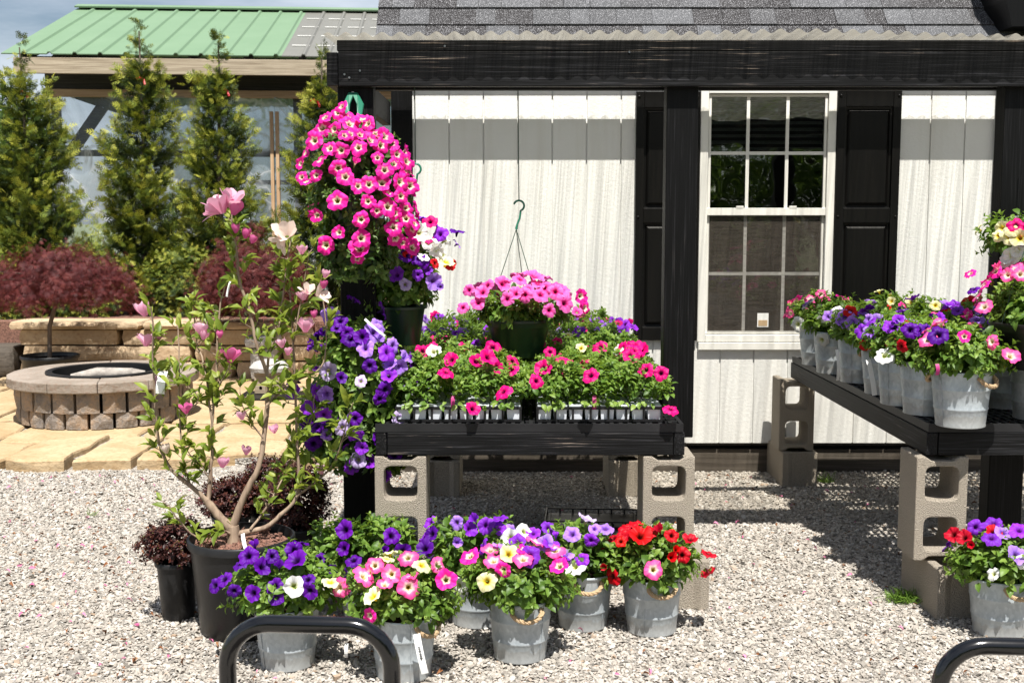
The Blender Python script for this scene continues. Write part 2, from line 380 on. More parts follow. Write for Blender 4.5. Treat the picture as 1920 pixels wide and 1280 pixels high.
    m['VI'] = P('lilac_petal', (.20, .08, .35), (.22, .07, .5), (.37, .17, .74), (.50, .28, .86))
    m['LL'] = P('pale_lilac_petal', (.5, .5, .2), (.35, .22, .55), (.60, .46, .80), (.72, .58, .88))
    m['WH'] = P('white_petal', (.45, .5, .1), (.75, .78, .50), (.86, .86, .82), (.88, .88, .86))
    m['YE'] = P('yellow_petal', (.7, .45, .01), (.85, .68, .05), (.86, .80, .34), (.88, .86, .58))
    m['RD'] = P('red_petal', (.02, 0, 0), (.2, 0, 0), (.52, .0008, .012), (.60, .002, .018), (.08, .2, .4))
    m['MAG'] = M_leaf('magnolia_petal', [(0, (.78, .30, .50)), (.5, (.82, .42, .58)), (1, (.88, .62, .70))], .35, (.9, .4, .55), .5)
    m['MAGD'] = M_leaf('magnolia_bud_petal', [(0, (.55, .05, .25)), (1, (.75, .20, .42))], .3, (.8, .2, .4), .5)
    m['MAGW'] = M_leaf('faded_magnolia_petal', [(0, (.78, .62, .52)), (1, (.86, .76, .68))], .35, (.9, .7, .6), .5)
init_mats()
# ------------------------------------------------------------------ plant kit
def leaf_template(w=.5, curl=.18, fold=.22, tip=1.0):
    ys = [0, .33, .7, tip]; cz = [0, .05, .0, -curl]
    v = [(0, ys[0], cz[0]), (0, ys[1], cz[1]), (0, ys[2], cz[2]), (0, ys[3], cz[3]),
         (w * .46, ys[1], cz[1] + fold * w), (w * .38, ys[2], cz[2] + fold * w * .6),
         (-w * .46, ys[1], cz[1] + fold * w), (-w * .38, ys[2], cz[2] + fold * w * .6)]
    f = [(0, 4, 1), (1, 4, 5, 2), (2, 5, 3), (0, 1, 6), (1, 2, 7, 6), (2, 3, 7)]
    return v, f
LEAF = leaf_template(.62); LEAF_N = leaf_template(.42, .12)
def lump(u, ph):
    return 1 + .10 * np.sin(3.1 * u[:, 0] * 2 + ph) + .09 * np.sin(4.3 * u[:, 1] * 2 + 1.7 * ph) + .07 * np.sin(5.2 * u[:, 2] * 2 + 2.3 * ph)
def shoots(P, A, size, k=7, spread=(.5, 1.75)):
    """whorls of leaves round shoot tips at P along axes A -> leaf arrays"""
    N = len(P); A = A / np.linalg.norm(A, axis=1, keepdims=True)
    ref = np.tile(np.array([[.3, .2, .93]]), (N, 1)) + rng.normal(0, .3, (N, 3))
    X = np.cross(A, ref); X /= np.linalg.norm(X, axis=1, keepdims=True); Y = np.cross(A, X)
    ph0 = rng.uniform(0, 6.28, N)
    Ps, Ds, Ns, Ss, Vs = [], [], [], [], []
    for i in range(k):
        t = i / (k - 1); ph = ph0 + i * 2.4 + rng.normal(0, .3, N)
        T = spread[0] + (spread[1] - spread[0]) * t ** .8 + rng.normal(0, .18, N)
        rad = X * np.cos(ph)[:, None] + Y * np.sin(ph)[:, None]
        d = A * np.cos(T)[:, None] + rad * np.sin(T)[:, None]
        n = A * np.sin(T)[:, None] - rad * np.cos(T)[:, None]
        s = size * (.45 + .65 * t ** .7) * rng.uniform(.75, 1.25, N)
        Ps.append(P - A * (t * size * 1.1)[..., None] if np.ndim(t) else P - A * (t * size * 1.1)); Ds.append(d); Ns.append(n); Ss.append(s)
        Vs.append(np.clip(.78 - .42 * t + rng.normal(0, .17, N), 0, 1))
    return np.concatenate(Ps), np.concatenate(Ds), np.concatenate(Ns), np.concatenate(Ss), np.concatenate(Vs)
def build_leaves(root, name, P, D, Nn, S, V, mat, tmpl=None, origin=None):
    tv, tf = tmpl or LEAF
    o = origin if origin is not None else (root.location if root else Vector((0, 0, 0)))
    return scatter(name, tv, tf, frames(D, Nn), P - np.array(o)[None, :], S, mat, root, V)
def mound(root, c, r, n=120, size=.036, zmin=-.35, mat=None, k=7, name='foliage', inner=.7, tmpl=None, upb=.55, lumpy=1.0, fill=1.0):
    c = np.array(c); r = np.array(r)
    u = rsphere(n * 4); u = u[u[:, 2] > zmin][:n]; n = len(u); ph = rng.uniform(0, 6)
    L = 1 + (lump(u, ph) - 1) * lumpy
    P = c + u * r * (L * rng.uniform(inner, 1.0, n) ** .6)[:, None]
    A = u / r; A /= np.linalg.norm(A, axis=1, keepdims=True); A = A + np.array([0, 0, upb]) + rng.normal(0, .2, (n, 3))
    a = shoots(P, A, size, k)
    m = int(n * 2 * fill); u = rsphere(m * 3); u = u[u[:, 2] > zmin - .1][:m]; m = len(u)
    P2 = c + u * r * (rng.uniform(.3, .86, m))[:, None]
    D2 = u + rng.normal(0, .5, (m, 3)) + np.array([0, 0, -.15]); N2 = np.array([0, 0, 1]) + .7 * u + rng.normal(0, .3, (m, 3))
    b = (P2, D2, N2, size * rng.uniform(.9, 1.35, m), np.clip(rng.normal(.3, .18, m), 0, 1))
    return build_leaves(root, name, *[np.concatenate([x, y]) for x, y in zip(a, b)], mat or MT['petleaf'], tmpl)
def flower_mesh(seed):
    rg = random.Random(seed); n = 40
    rings = [(0, -.75), (.10, -.62), (.17, -.28), (.30, -.04), (.52, .06), (.78, .07), (1.0, .0)]
    me = bpy.data.meshes.new('petunia_flower'); vs, rad, ang = [], [], []
    ph = [rg.uniform(0, 6.28) for _ in range(4)]; droop = rg.uniform(-.22, .30)
    for j, (rr, z) in enumerate(rings):
        for k in range(n):
            a = 2 * math.pi * k / n; q = max(0, (rr - .3) / .7)
            lobe = 1 - .11 * q * abs(math.cos(2.5 * a)) ** 5 + .05 * q * math.sin(3 * a + ph[0]) + .035 * q * math.sin(9 * a + ph[3]) + .05 * q * math.sin(2 * a + ph[2])
            ruf = q * (.10 * math.sin(5 * a + ph[1]) + .07 * math.sin(11 * a + ph[2]) + .06 * math.sin(2 * a + ph[3])) - q * q * droop
            vs.append((rr * lobe * math.cos(a), rr * lobe * math.sin(a), z + ruf)); rad.append(rr); ang.append(a)
    fs = [(j * n + k, j * n + (k + 1) % n, (j + 1) * n + (k + 1) % n, (j + 1) * n + k) for j in range(len(rings) - 1) for k in range(n)]
    me.from_pydata(vs, [], fs); me.polygons.foreach_set('use_smooth', [True] * len(fs))
    for nm, arr in (('rad', rad), ('ang', ang)):
        at_ = me.attributes.new(nm, 'FLOAT', 'POINT'); at_.data.foreach_set('value', arr)
    me.materials.append(MT['PU']); return me
FLW = [flower_mesh(s) for s in range(12)]
# a half-closed bloom
def bud_mesh():
    me = flower_mesh(77); co = np.zeros(len(me.vertices) * 3); me.vertices.foreach_get('co', co); co = co.reshape(-1, 3)
    r = np.hypot(co[:, 0], co[:, 1]); co[:, :2] *= .5; co[:, 2] += r * .55; me.vertices.foreach_set('co', co.ravel()); return me
BUD = bud_mesh()
def flower(root, pos, nrm, key, size=.029, bud=False):
    o = bpy.data.objects.new('flower', BUD if bud else random.choice(FLW)); COL.objects.link(o)
    nrm = Vector(nrm).normalized(); q = nrm.to_track_quat('Z', 'Y')
    o.rotation_mode = 'QUATERNION'
    from mathutils import Quaternion
    o.rotation_quaternion = q @ Quaternion((0, 0, 1), random.uniform(0, 6.28))
    sz = size * random.uniform(.84, 1.30); o.scale = (sz, sz, sz)
    o.material_slots[0].link = 'OBJECT'; o.material_slots[0].material = MT[key]
    o.location = Vector(pos) - root.location; o.parent = root
    return o
def ell_hit(px, py, c, r):
    c = Vector(c); d = ray(px, py); o = CAM - c
    D = Vector((d.x / r[0], d.y / r[1], d.z / r[2])); O = Vector((o.x / r[0], o.y / r[1], o.z / r[2]))
    a, b, e = D.dot(D), 2 * D.dot(O), O.dot(O) - 1
    disc = b * b - 4 * a * e
    t = (-b - math.sqrt(disc)) / (2 * a) if disc > 0 else -b / (2 * a)
    p = CAM + d * t; n = Vector(((p.x - c.x) / r[0] ** 2, (p.y - c.y) / r[1] ** 2, (p.z - c.z) / r[2] ** 2)).normalized()
    return p, n
def put_flowers(root, c, r, lst, conv, size=.029, extra=0, keys=('PU',), jitter=.32, up=.25, cam=.55):
    for x, y, k in lst:
        px, py = conv(x, y); p, n = ell_hit(px, py, c, r)
        tc = (CAM - p).normalized()
        nn = n * .7 + tc * cam + Vector((0, 0, up)) + Vector([random.gauss(0, jitter * 1.35) for _ in range(3)])
        flower(root, p + n * random.uniform(.002, .022), nn, k, size * random.uniform(.85, 1.1), random.random() < .05)
    for _ in range(extra):   # blooms on the far side
        a = random.uniform(.1, math.pi - .1); e = random.uniform(-.1, 1.2)
        u = Vector((math.cos(a) * math.cos(e), math.sin(a) * math.cos(e), math.sin(e)))
        p = Vector(c) + Vector((u.x * r[0], u.y * r[1], u.z * r[2]))
        flower(root, p + u * .01, u + Vector((0, 0, .3)), random.choice(keys), size)
def C4(x, y): return 500 + x / 3.2, 150 + y / 3.2
def C5(x, y): return 500 + x / 3.2, 500 + y / 3.2
def C6(x, y): return 740 + x / 2.462, 340 + y / 2.462
def C7(x, y): return 740 + x / 2.909, 840 + y / 2.909
def C3(x, y): return 200 + x / 2.667, 800 + y / 2.667
def C9(x, y): return 1400 + x / 2.56, 780 + y / 2.56
def C8(x, y): return 1400 + x / 2.91, 400 + y / 2.91
def CC(x, y): return x, y
# ------------------------------------------------------------------ bucket of petunias
BH, BRT, BRB = .200, .106, .086
def bucket_mesh():
    m = MB(); rr = lambda z: BRB + (BRT - BRB) * z / BH
    pr = [(BRB - .004, .004), (BRB - .003, 0), (BRB + .001, 0), (BRB + .0015, .004), (rr(.01) - .001, .008)]
    for f in (.33, .68):
        z = f * BH; pr += [(rr(z - .006), z - .006), (rr(z) + .0022, z - .002), (rr(z) + .0022, z + .002), (rr(z + .006), z + .006)]
    pr += [(rr(BH - .006), BH - .006), (BRT + .004, BH - .004), (BRT + .0045, BH), (BRT + .002, BH + .003), (BRT - .003, BH), (BRT - .004, BH - .01), (rr(BH * .78) - .003, BH * .78), (.0, BH * .78)]
    m.lathe(pr, 48); m.bar((0, -BRB - .001, .003), (0, -BRT - .001, BH - .006), .003, .0015, (0, 1, 0))
    o = m.build('bucket', MT['galv'], smooth=True); me = o.data; bpy.data.objects.remove(o); return me
def rope_mesh():
    m = MB(); path = []
    for i in range(25):
        t = -1 + 2 * i / 24; a = t * .48
        z = BH - .016 - .032 * (1 - t * t) ** .6; r = BRT + .008 + .010 * (1 - t * t)
        if abs(t) > .99: r -= .01
        path.append(Vector((r * math.sin(a), -r * math.cos(a), z)))
    for s in range(3):
        pts = []
        for i, p in enumerate(path):
            tg = (path[min(i + 1, 24)] - path[max(i - 1, 0)]).normalized(); u = tg.cross(Vector((0, 1, .2))).normalized(); w = tg.cross(u)
            a = i * .75 + s * 2.094; pts.append(p + (u * math.cos(a) + w * math.sin(a)) * .0042)
        m.tube(pts, .0045, 6)
    o = m.build('rope_handle', MT['rope'], smooth=True); me = o.data; bpy.data.objects.remove(o); return me
def soil_mesh():
    m = MB(); m.lathe([(0, BH * .80), (.05, BH * .83), (BRT - .012, BH * .80)], 24); o = m.build('soil', MT['soil'], smooth=True); me = o.data; bpy.data.objects.remove(o); return me
BUCKET, ROPE, SOIL = bucket_mesh(), rope_mesh(), soil_mesh()
def petunia_bucket(base, label, group, fr=(.165, .15, .115), lift=.055, n=120, rope=.25, seed=0, scale=1.0, leafsize=.036, mat=None):
    root = empty('petunia_bucket', base, 0, label, 'flower bucket', group)
    b = bpy.data.objects.new('bucket', BUCKET); COL.objects.link(b); b.parent = root; b.scale = (scale,) * 3
    b.rotation_euler = (random.uniform(-.02, .02), random.uniform(-.02, .02), random.uniform(.3, 1.1) * random.choice((-1, 1)))
    for k, a in enumerate((rope, rope + math.pi)):
        h = bpy.data.objects.new('rope_handle', ROPE); COL.objects.link(h); h.parent = b; h.rotation_euler.z = a - b.rotation_euler.z
    s = bpy.data.objects.new('soil', SOIL); COL.objects.link(s); s.parent = root; s.scale = (scale,) * 3
    c = Vector(base) + Vector((0, 0, BH * scale + lift))
    mound(root, c, fr, n, leafsize, -.55, mat or MT['petleaf'])
    return root, c, fr
def strip_tag(root, p0, p1, w=.016, mat='tag', bow=.01, text=False, name='plant_tag'):
    """a thin bent plastic strip"""
    p0, p1 = Vector(p0), Vector(p1); m = MB(); d = (p1 - p0).normalized(); x = d.cross(Vector((0, -1, 0))).normalized() * w / 2
    v = []; n = 6
    for i in range(n + 1):
        t = i / n; c = p0.lerp(p1, t) + Vector((0, -bow * 4 * t * (1 - t), 0))
        v += [c - x, c + x, c + x + Vector((0, .0012, 0)), c - x + Vector((0, .0012, 0))]
    f = [(0, 1, 2, 3), (n * 4 + 3, n * 4 + 2, n * 4 + 1, n * 4)]
    for i in range(n):
        for k in range(4): f.append((i * 4 + k, (i + 1) * 4 + k, (i + 1) * 4 + (k + 1) % 4, i * 4 + (k + 1) % 4))
    m.add([q - root.location for q in v], f)
    o = m.build(name, MT[mat], root)
    if text:
        q = MB()
        for i in range(14):
            t = .30 + i * .025; c = p0.lerp(p1, t) + Vector((0, -bow * 4 * t * (1 - t) - .0006, 0)) - root.location
            h = (.010, .006, .009, .005, .011, .006, .004)[i % 7]
            q.bar(c - x * (h / w), c + x * (h / w) * .8, .0016, .0006, (0, 1, 0))
        q.build('printed_lettering', MT['ink'], o)
    return o
# ------------------------------------------------------------------ concrete block with two cores
def block_mesh():
    L, W, D = .39, .19, .19; m = MB(); n = 32
    for sgn in (-1, 1):
        def core(s):
            pts = []
            for k in range(n):
                a = 2 * math.pi * k / n; ca, sa = math.cos(a), math.sin(a); ca = 0 if abs(ca) < 1e-9 else ca; sa = 0 if abs(sa) < 1e-9 else sa; e = .38
                x = abs(ca) ** e * (1 if ca > 0 else -1); y = abs(sa) ** e * (1 if sa > 0 else -1)
                pts.append((sgn * L * .243 + x * .0635 * s, y * .062 * s))
            return pts
        def outer(g):
            pts = []
            for k in range(n):
                a = 2 * math.pi * k / n; ca, sa = math.cos(a), math.sin(a); q = max(abs(ca), abs(sa)); x, y = ca / q, sa / q
                X = sgn * L / 4 + x * L / 4; Y = y * W / 2
                if x * sgn > .99: X -= sgn * (.016 * (1 if abs(y) < .55 else 0))
                pts.append((X, Y))
            return pts
        c0, c1, o = core(1.0), core(.93), outer(0); b = len(m.v)
        vs = [(x, y, D / 2) for x, y in o] + [(x, y, D / 2) for x, y in c0] + [(x, y, -D / 2) for x, y in c1] + [(x, y, -D / 2) for x, y in o]
        fs = []
        for r in range(3):
            for k in range(n):
                l = (k + 1) % n; fs.append((r * n + k, r * n + l, (r + 1) * n + l, (r + 1) * n + k))
        for k in range(n):
            l = (k + 1) % n
            if abs(o[k][0]) < 1e-6 and abs(o[l][0]) < 1e-6: continue
            fs.append((3 * n + k, 3 * n + l, l, k))
        m.add(vs, fs)
    me = bpy.data.meshes.new('concrete_block'); me.from_pydata(m.v, [], m.f)
    bm = bmesh.new(); bm.from_mesh(me); bmesh.ops.remove_doubles(bm, verts=bm.verts, dist=.0004); bmesh.ops.recalc_face_normals(bm, faces=bm.faces)
    bm.to_mesh(me); bm.free(); me.materials.append(MT['cinder']); return me
BLOCK = block_mesh()
def block(loc, rot, label, group):
    o = bpy.data.objects.new('concrete_block', BLOCK); COL.objects.link(o); o.location = loc; o.rotation_euler = rot
    mo = o.modifiers.new('b', 'BEVEL'); mo.width = .005; mo.segments = 2; mo.limit_method = 'ANGLE'; mo.angle_limit = R(50)
    return tag(o, label, 'concrete block', group)
def nursery_pot(root, name, rt, rb, h, rim=.02, ribs=0, mat='pot', n=40):
    m = MB(); f = (lambda a, z: 1 - (.02 if (math.cos(a * ribs) > .55 and z < h * .8) else 0)) if ribs else None
    m.lathe([(0, .0), (rb * .96, 0), (rb, .006), (rb + (rt - rb) * .82, h - rim * 1.5), (rt - .002, h - rim), (rt + .006, h - rim), (rt + .007, h - .003), (rt + .004, h), (rt - .002, h), (rt - .004, h - rim), (rt * .93, h * .8), (0, h * .8)], n, fn=f)
    return m.build(name, MT[mat], root, smooth=True)
# ================================================================== SETTING
def sheet(name, x0, x1, y0, y1, z, mat, kind='structure', n=1):
    m = MB(); m.add([(x0, y0, z), (x1, y0, z), (x1, y1, z), (x0, y1, z)], [(0, 1, 2, 3)])
    o = m.build(name, mat); tag(o, kind=kind); return o
t = NT('far_ground'); n = t.noise(t.coords(), .5, 5)
MT['farground'] = t.done(t.bsdf(t.mix(n, (.10, .14, .04), (.20, .20, .10)), .9))
sheet('ground', -150, 150, -150, 250, -.012, MT['farground'])
sheet('gravel_yard', -9, 9, -6, 12, -.004, MT['gravelbed'])
# loose stones
def gravel():
    N = 165000
    Y = np.sqrt(rng.uniform(3.35 ** 2, 6.95 ** 2, N)); X = rng.uniform(-.485, .485, N) * Y
    keep = ~((Y > 6.62) & (X > -.66)); X, Y = X[keep], Y[keep]; keep = ~((Y > 6.66) & (X < -.66)); X, Y = X[keep], Y[keep]; N = len(X)
    s = rng.gamma(9, .00051, N).clip(.0028, .011) * np.where(rng.random(N) < .05, 1.35, 1) 
    P = np.stack([X, Y, s * rng.uniform(.0, .9, N) - .002], 1)
    tv = np.array([(x * (1 if z < 0 else .72), y * (1 if z < 0 else .72), z) for z in (-.55, .55) for y in (-1, 1) for x in (-1, 1)], float)
    tf = [(0, 2, 3, 1), (4, 5, 7, 6), (0, 1, 5, 4), (2, 6, 7, 3), (0, 4, 6, 2), (1, 3, 7, 5)]
    Rm = frames(rsphere(N) * np.array([1, 1, .45]), np.array([[0, 0, 1.]]) + rng.normal(0, .35, (N, 3)))
    S = np.stack([s * rng.uniform(.8, 1.3, N), s * rng.uniform(.8, 1.3, N), s * rng.uniform(.45, .8, N)], 1)
    o = scatter('gravel', tv, tf, Rm, P, S, MT['stones'], None, rng.random(N), smooth=False, jit=.28)
    tag(o, 'pale crushed limestone gravel covering the yard', 'gravel', kind='stuff')
gravel()
def litter():
    N = 800; Y = np.sqrt(rng.uniform(3.5 ** 2, 6.5 ** 2, N)); X = np.where(rng.random(N) < .62, rng.uniform(-.47, -.12, N), rng.uniform(-.12, .46, N)) * Y
    P = np.stack([X, Y, rng.uniform(.010, .018, N)], 1)
    o = scatter('leaf_litter', *leaf_template(.5, .4, .5), frames(rsphere(N) * np.array([1, 1, .2]), np.array([[0, 0, 1.]]) + rng.normal(0, .5, (N, 3))), P, rng.uniform(.010, .028, N), MT['litter'])
    tag(o, 'dry brown leaves and pink petals strewn on the gravel', 'leaf litter', kind='stuff')
litter()
# ------------------------------------------------------------------ patio
PZ = .065
def patio():
    m = MB(); rg = random.Random(3); x0, x1, y0 = -5.4, -.72, 6.70
    rows = 6; ys = [y0 + i * .62 for i in range(rows + 1)]; pts = {}
    xs_rows = []
    for j in range(rows):
        x = x0 + rg.uniform(-.3, 0); xs = [x]
        while x < x1: x += rg.uniform(.35, .95); xs.append(min(x, x1))
        xs_rows.append(xs)
        for i in range(len(xs) - 1):
            a, b = xs[i], xs[i + 1]
            if b - a < .12: continue
            g = .020; w = lambda s=.05: rg.uniform(-s, s)
            ya, yb = ys[j], ys[j + 1]
            poly = []
            yf = lambda x, j: ys[j] + .09 * math.sin(x * 3.1 + j * 2.2) + .05 * math.sin(x * 7.3 + j)
            nseg = 5
            for k in range(nseg + 1): xx = a + g + (b - a - 2 * g) * k / nseg; poly.append((xx, yf(xx, j) + g + (w(.012))))
            for k in range(1, 4): t_ = k / 4; poly.append((b - g + w(.02), yf(b, j) * (1 - t_) + yf(b, j + 1) * t_))
            for k in range(nseg + 1): xx = b - g - (b - a - 2 * g) * k / nseg; poly.append((xx, yf(xx, j + 1) - g + (w(.012))))
            for k in range(1, 4): t_ = 1 - k / 4; poly.append((a + g + w(.02), yf(a, j) * (1 - t_) + yf(a, j + 1) * t_))
            zt = PZ + rg.uniform(-.012, .010); n = len(poly); cx = sum(p[0] for p in poly) / n; cy = sum(p[1] for p in poly) / n
            v = [(x, y, -.02) for x, y in poly] + [(x, y, zt - .012) for x, y in poly] + [(cx + (x - cx) * .975, cy + (y - cy) * .965, zt) for x, y in poly] + [(cx, cy, zt + .003)]
            f = []
            for r_ in range(2):
                for k in range(n): l = (k + 1) % n; f.append((r_ * n + k, r_ * n + l, (r_ + 1) * n + l, (r_ + 1) * n + k))
            for k in range(n): f.append((2 * n + k, 2 * n + (k + 1) % n, 3 * n))
            m.add(v, f)
    o = m.build('patio', MT['flag']); tag(o, kind='structure')
    m = MB(); m.box(x0 - .3, x1 + .02, y0 + .12, 11.2, -.03, PZ - .028); o = m.build('patio_bed', MT['gravelbed']); tag(o, kind='structure')
patio()
# ------------------------------------------------------------------ rough block helper
def rough_box(m, x0, x1, y0, y1, z0, z1, amp=.012, seg=.07, seed=0, rnd=.012, axis_only=False):
    """a quarried stone: subdivided box with rounded edges and split faces"""
    rg = random.Random(seed); nx = max(2, int((x1 - x0) / seg)); ny = max(2, int((y1 - y0) / seg)); nz = max(2, int((z1 - z0) / seg * 1.4))
    idx = {}; vs = []; fs = []
    def V(i, j, k):
        key = (i, j, k)
        if key not in idx:
            p = Vector((x0 + (x1 - x0) * i / nx, y0 + (y1 - y0) * j / ny, z0 + (z1 - z0) * k / nz)); c = Vector(((x0 + x1) / 2, (y0 + y1) / 2, (z0 + z1) / 2))
            e = (i in (0, nx)) + (j in (0, ny)) + (k in (0, nz))
            if e >= 2: p += (c - p).normalized() * rnd * (e - 1) * 1.3
            if j == 0 and e == 1: p.y -= rg.uniform(0, amp * 1.6)
            elif i in (0, nx) and e == 1: p.x += rg.uniform(-amp, amp) * .6
            idx[key] = len(vs); vs.append(p)
        return idx[key]
    for i in range(nx):
        for k in range(nz): fs += [(V(i, 0, k), V(i + 1, 0, k), V(i + 1, 0, k + 1), V(i, 0, k + 1)), (V(i, ny, k), V(i, ny, k + 1), V(i + 1, ny, k + 1), V(i + 1, ny, k))]
        for j in range(ny): fs += [(V(i, j, 0), V(i, j + 1, 0), V(i + 1, j + 1, 0), V(i + 1, j, 0)), (V(i, j, nz), V(i + 1, j, nz), V(i + 1, j + 1, nz), V(i, j + 1, nz))]
    for j in range(ny):
        for k in range(nz): fs += [(V(0, j, k), V(0, j, k + 1), V(0, j + 1, k + 1), V(0, j + 1, k)), (V(nx, j, k), V(nx, j + 1, k), V(nx, j + 1, k + 1), V(nx, j, k + 1))]
    m.add(vs, fs)
# retaining wall
WY = 10.15
def retaining_wall():
    root = empty('retaining_wall', (-3, WY, PZ), 0, 'low tan sandstone retaining wall behind the round fire pit', 'wall')
    top = ZZ(603, WY); cap0 = ZZ(617, WY); hs = [PZ - .02] + [PZ + (cap0 - PZ) * k / 3 for k in (1, 2, 3)]
    m = MB(); rg = random.Random(5); sd = 0
    xl = XX(32, 650, WY) ; xr = -1.75
    for c in range(3):
        x = xl - (0 if c != 1 else -.03); first = True
        while x < xr:
            L = rg.uniform(.75, 1.45) if not first else [.62, 1.5, .9][c]; first = False
            sd += 1; rough_box(m, x - root.location.x, min(x + L, xr) - .012 - root.location.x, rg.uniform(-.01, .012), .33, hs[c] - PZ, hs[c + 1] - PZ - .007, .016, .08, sd); x += L
    m.build('stone_course', MT['wallstone'], root, smooth=True)
    m = MB(); x = xl - .06
    while x < xr:
        L = rg.uniform(.7, 1.5); sd += 1; rough_box(m, x - root.location.x, min(x + L, xr) - .01 - root.location.x, -.05, .36, cap0 - PZ, top - PZ, .008, .08, sd); x += L
    m.build('cap_stone', MT['wallstone'], root, smooth=True)
    m = MB(); m.box(-6.5, -.3, WY + .34, 14.4, 0, top - .03); o = m.build('planting_bed', MT['mulch']); tag(o, kind='structure')
    # dark end stone
    m = MB(); rough_box(m, XX(-60, 690, WY), XX(28, 690, WY), WY, WY + .4, PZ, ZZ(650, WY), .02, .08, 99)
    o = m.build('boulder', MT['skid'], smooth=True); tag(o, 'dark grey stone block at the end of the tan wall', 'stone')
retaining_wall()
# ------------------------------------------------------------------ fire pit
def fire_pit():
    cx, cy = XX(197, 720, 8.17), 8.17; root = empty('fire_pit', (cx, cy, PZ), 0, 'round fire pit of grey and rust blocks with a smooth tan cap', 'fire pit')
    z0 = .0; wall = .245; cap = .07; Ro = .575; rg = random.Random(9)
    def wedge(m, a0, a1, r0, r1, za, zb, bulge, inset=.0):
        n = 4; vs = []; fs = []
        for iz, z in enumerate((za, (za + zb) / 2, zb)):
            for ir in (0, 1):
                for k in range(n + 1):
                    a = a0 + (a1 - a0) * k / n
                    rr = r0 if ir == 0 else r1 + (bulge * (1 - abs(2 * k / n - 1)) * (1.0 if iz == 1 else .55)) + rg.uniform(-.004, .006)
                    vs.append((rr * math.cos(a), rr * math.sin(a), z))
        w = n + 1
        I = lambda iz, ir, k: iz * 2 * w + ir * w + k
        for k in range(n):
            for iz in range(2): fs += [(I(iz, 1, k), I(iz, 1, k + 1), I(iz + 1, 1, k + 1), I(iz + 1, 1, k)), (I(iz, 0, k + 1), I(iz, 0, k), I(iz + 1, 0, k), I(iz + 1, 0, k + 1))]
            fs += [(I(2, 0, k), I(2, 1, k), I(2, 1, k + 1), I(2, 0, k + 1)), (I(0, 0, k + 1), I(0, 1, k + 1), I(0, 1, k), I(0, 0, k))]
        for iz in range(2): fs += [(I(iz, 0, 0), I(iz, 1, 0), I(iz + 1, 1, 0), I(iz + 1, 0, 0)), (I(iz, 1, n), I(iz, 0, n), I(iz + 1, 0, n), I(iz + 1, 1, n))]
        m.add(vs, fs)
    m = MB(); nb = 22
    for c, (za, zb, ro) in enumerate(((0, .105, Ro - .015), (.107, wall, Ro))):
        for k in range(nb):
            st = 2 * math.pi / nb; a = (k + .5 * c) * st; wedge(m, a + .018, a + st - .018, .44, ro, za, zb - .002, .022)
    m.build('split_block_ring', MT['pitblock'], root)
    m = MB(); nc = 12
    for k in range(nc):
        st = 2 * math.pi / nc; a0, a1 = k * st + .26 + .003, (k + 1) * st + .26 - .003
        ro = .640; ri = .36; vs = []
        for z in (wall, wall + cap):
            for r_, aa in ((ri, a0), (ro, a0), (ro * math.cos(st / 2) * 1.035 / 1.0, (a0 + a1) / 2), (ro, a1), (ri, a1), (ri, (a0 + a1) / 2)): vs.append((r_ * math.cos(aa), r_ * math.sin(aa), z + (.0 if z < wall + .01 else rg.uniform(-.002, .002))))
        m.add(vs, [(6, 7, 8, 9, 10, 11), (5, 4, 3, 2, 1, 0)] + [(k2, (k2 + 1) % 6, 6 + (k2 + 1) % 6, 6 + k2) for k2 in range(6)])
    m.build('cap_ring', MT['capstone'], root, bevel=.008)
    m = MB(); m.lathe([(.345, .02), (.345, wall + cap + .012), (.39, wall + cap + .014), (.392, wall + cap + .006), (.362, wall + cap + .004), (.358, .02)], 48); m.lathe([(0, .06), (.35, .06)], 48)
    m.build('steel_liner', MT['pitmetal'], root, smooth=True)
    m = MB(); m.tube([(-.22, -.03, wall + cap - .05), (-.05, .0, wall + cap - .015), (.18, .02, wall + cap - .02), (.27, .04, wall + cap - .03)], [.035, .042, .04, .028], 10)
    o = m.build('firewood_log', MT['ash'], None, loc=(cx, cy, PZ), smooth=True); tag(o, 'weathered grey log lying across the fire pit opening', 'log')
fire_pit()
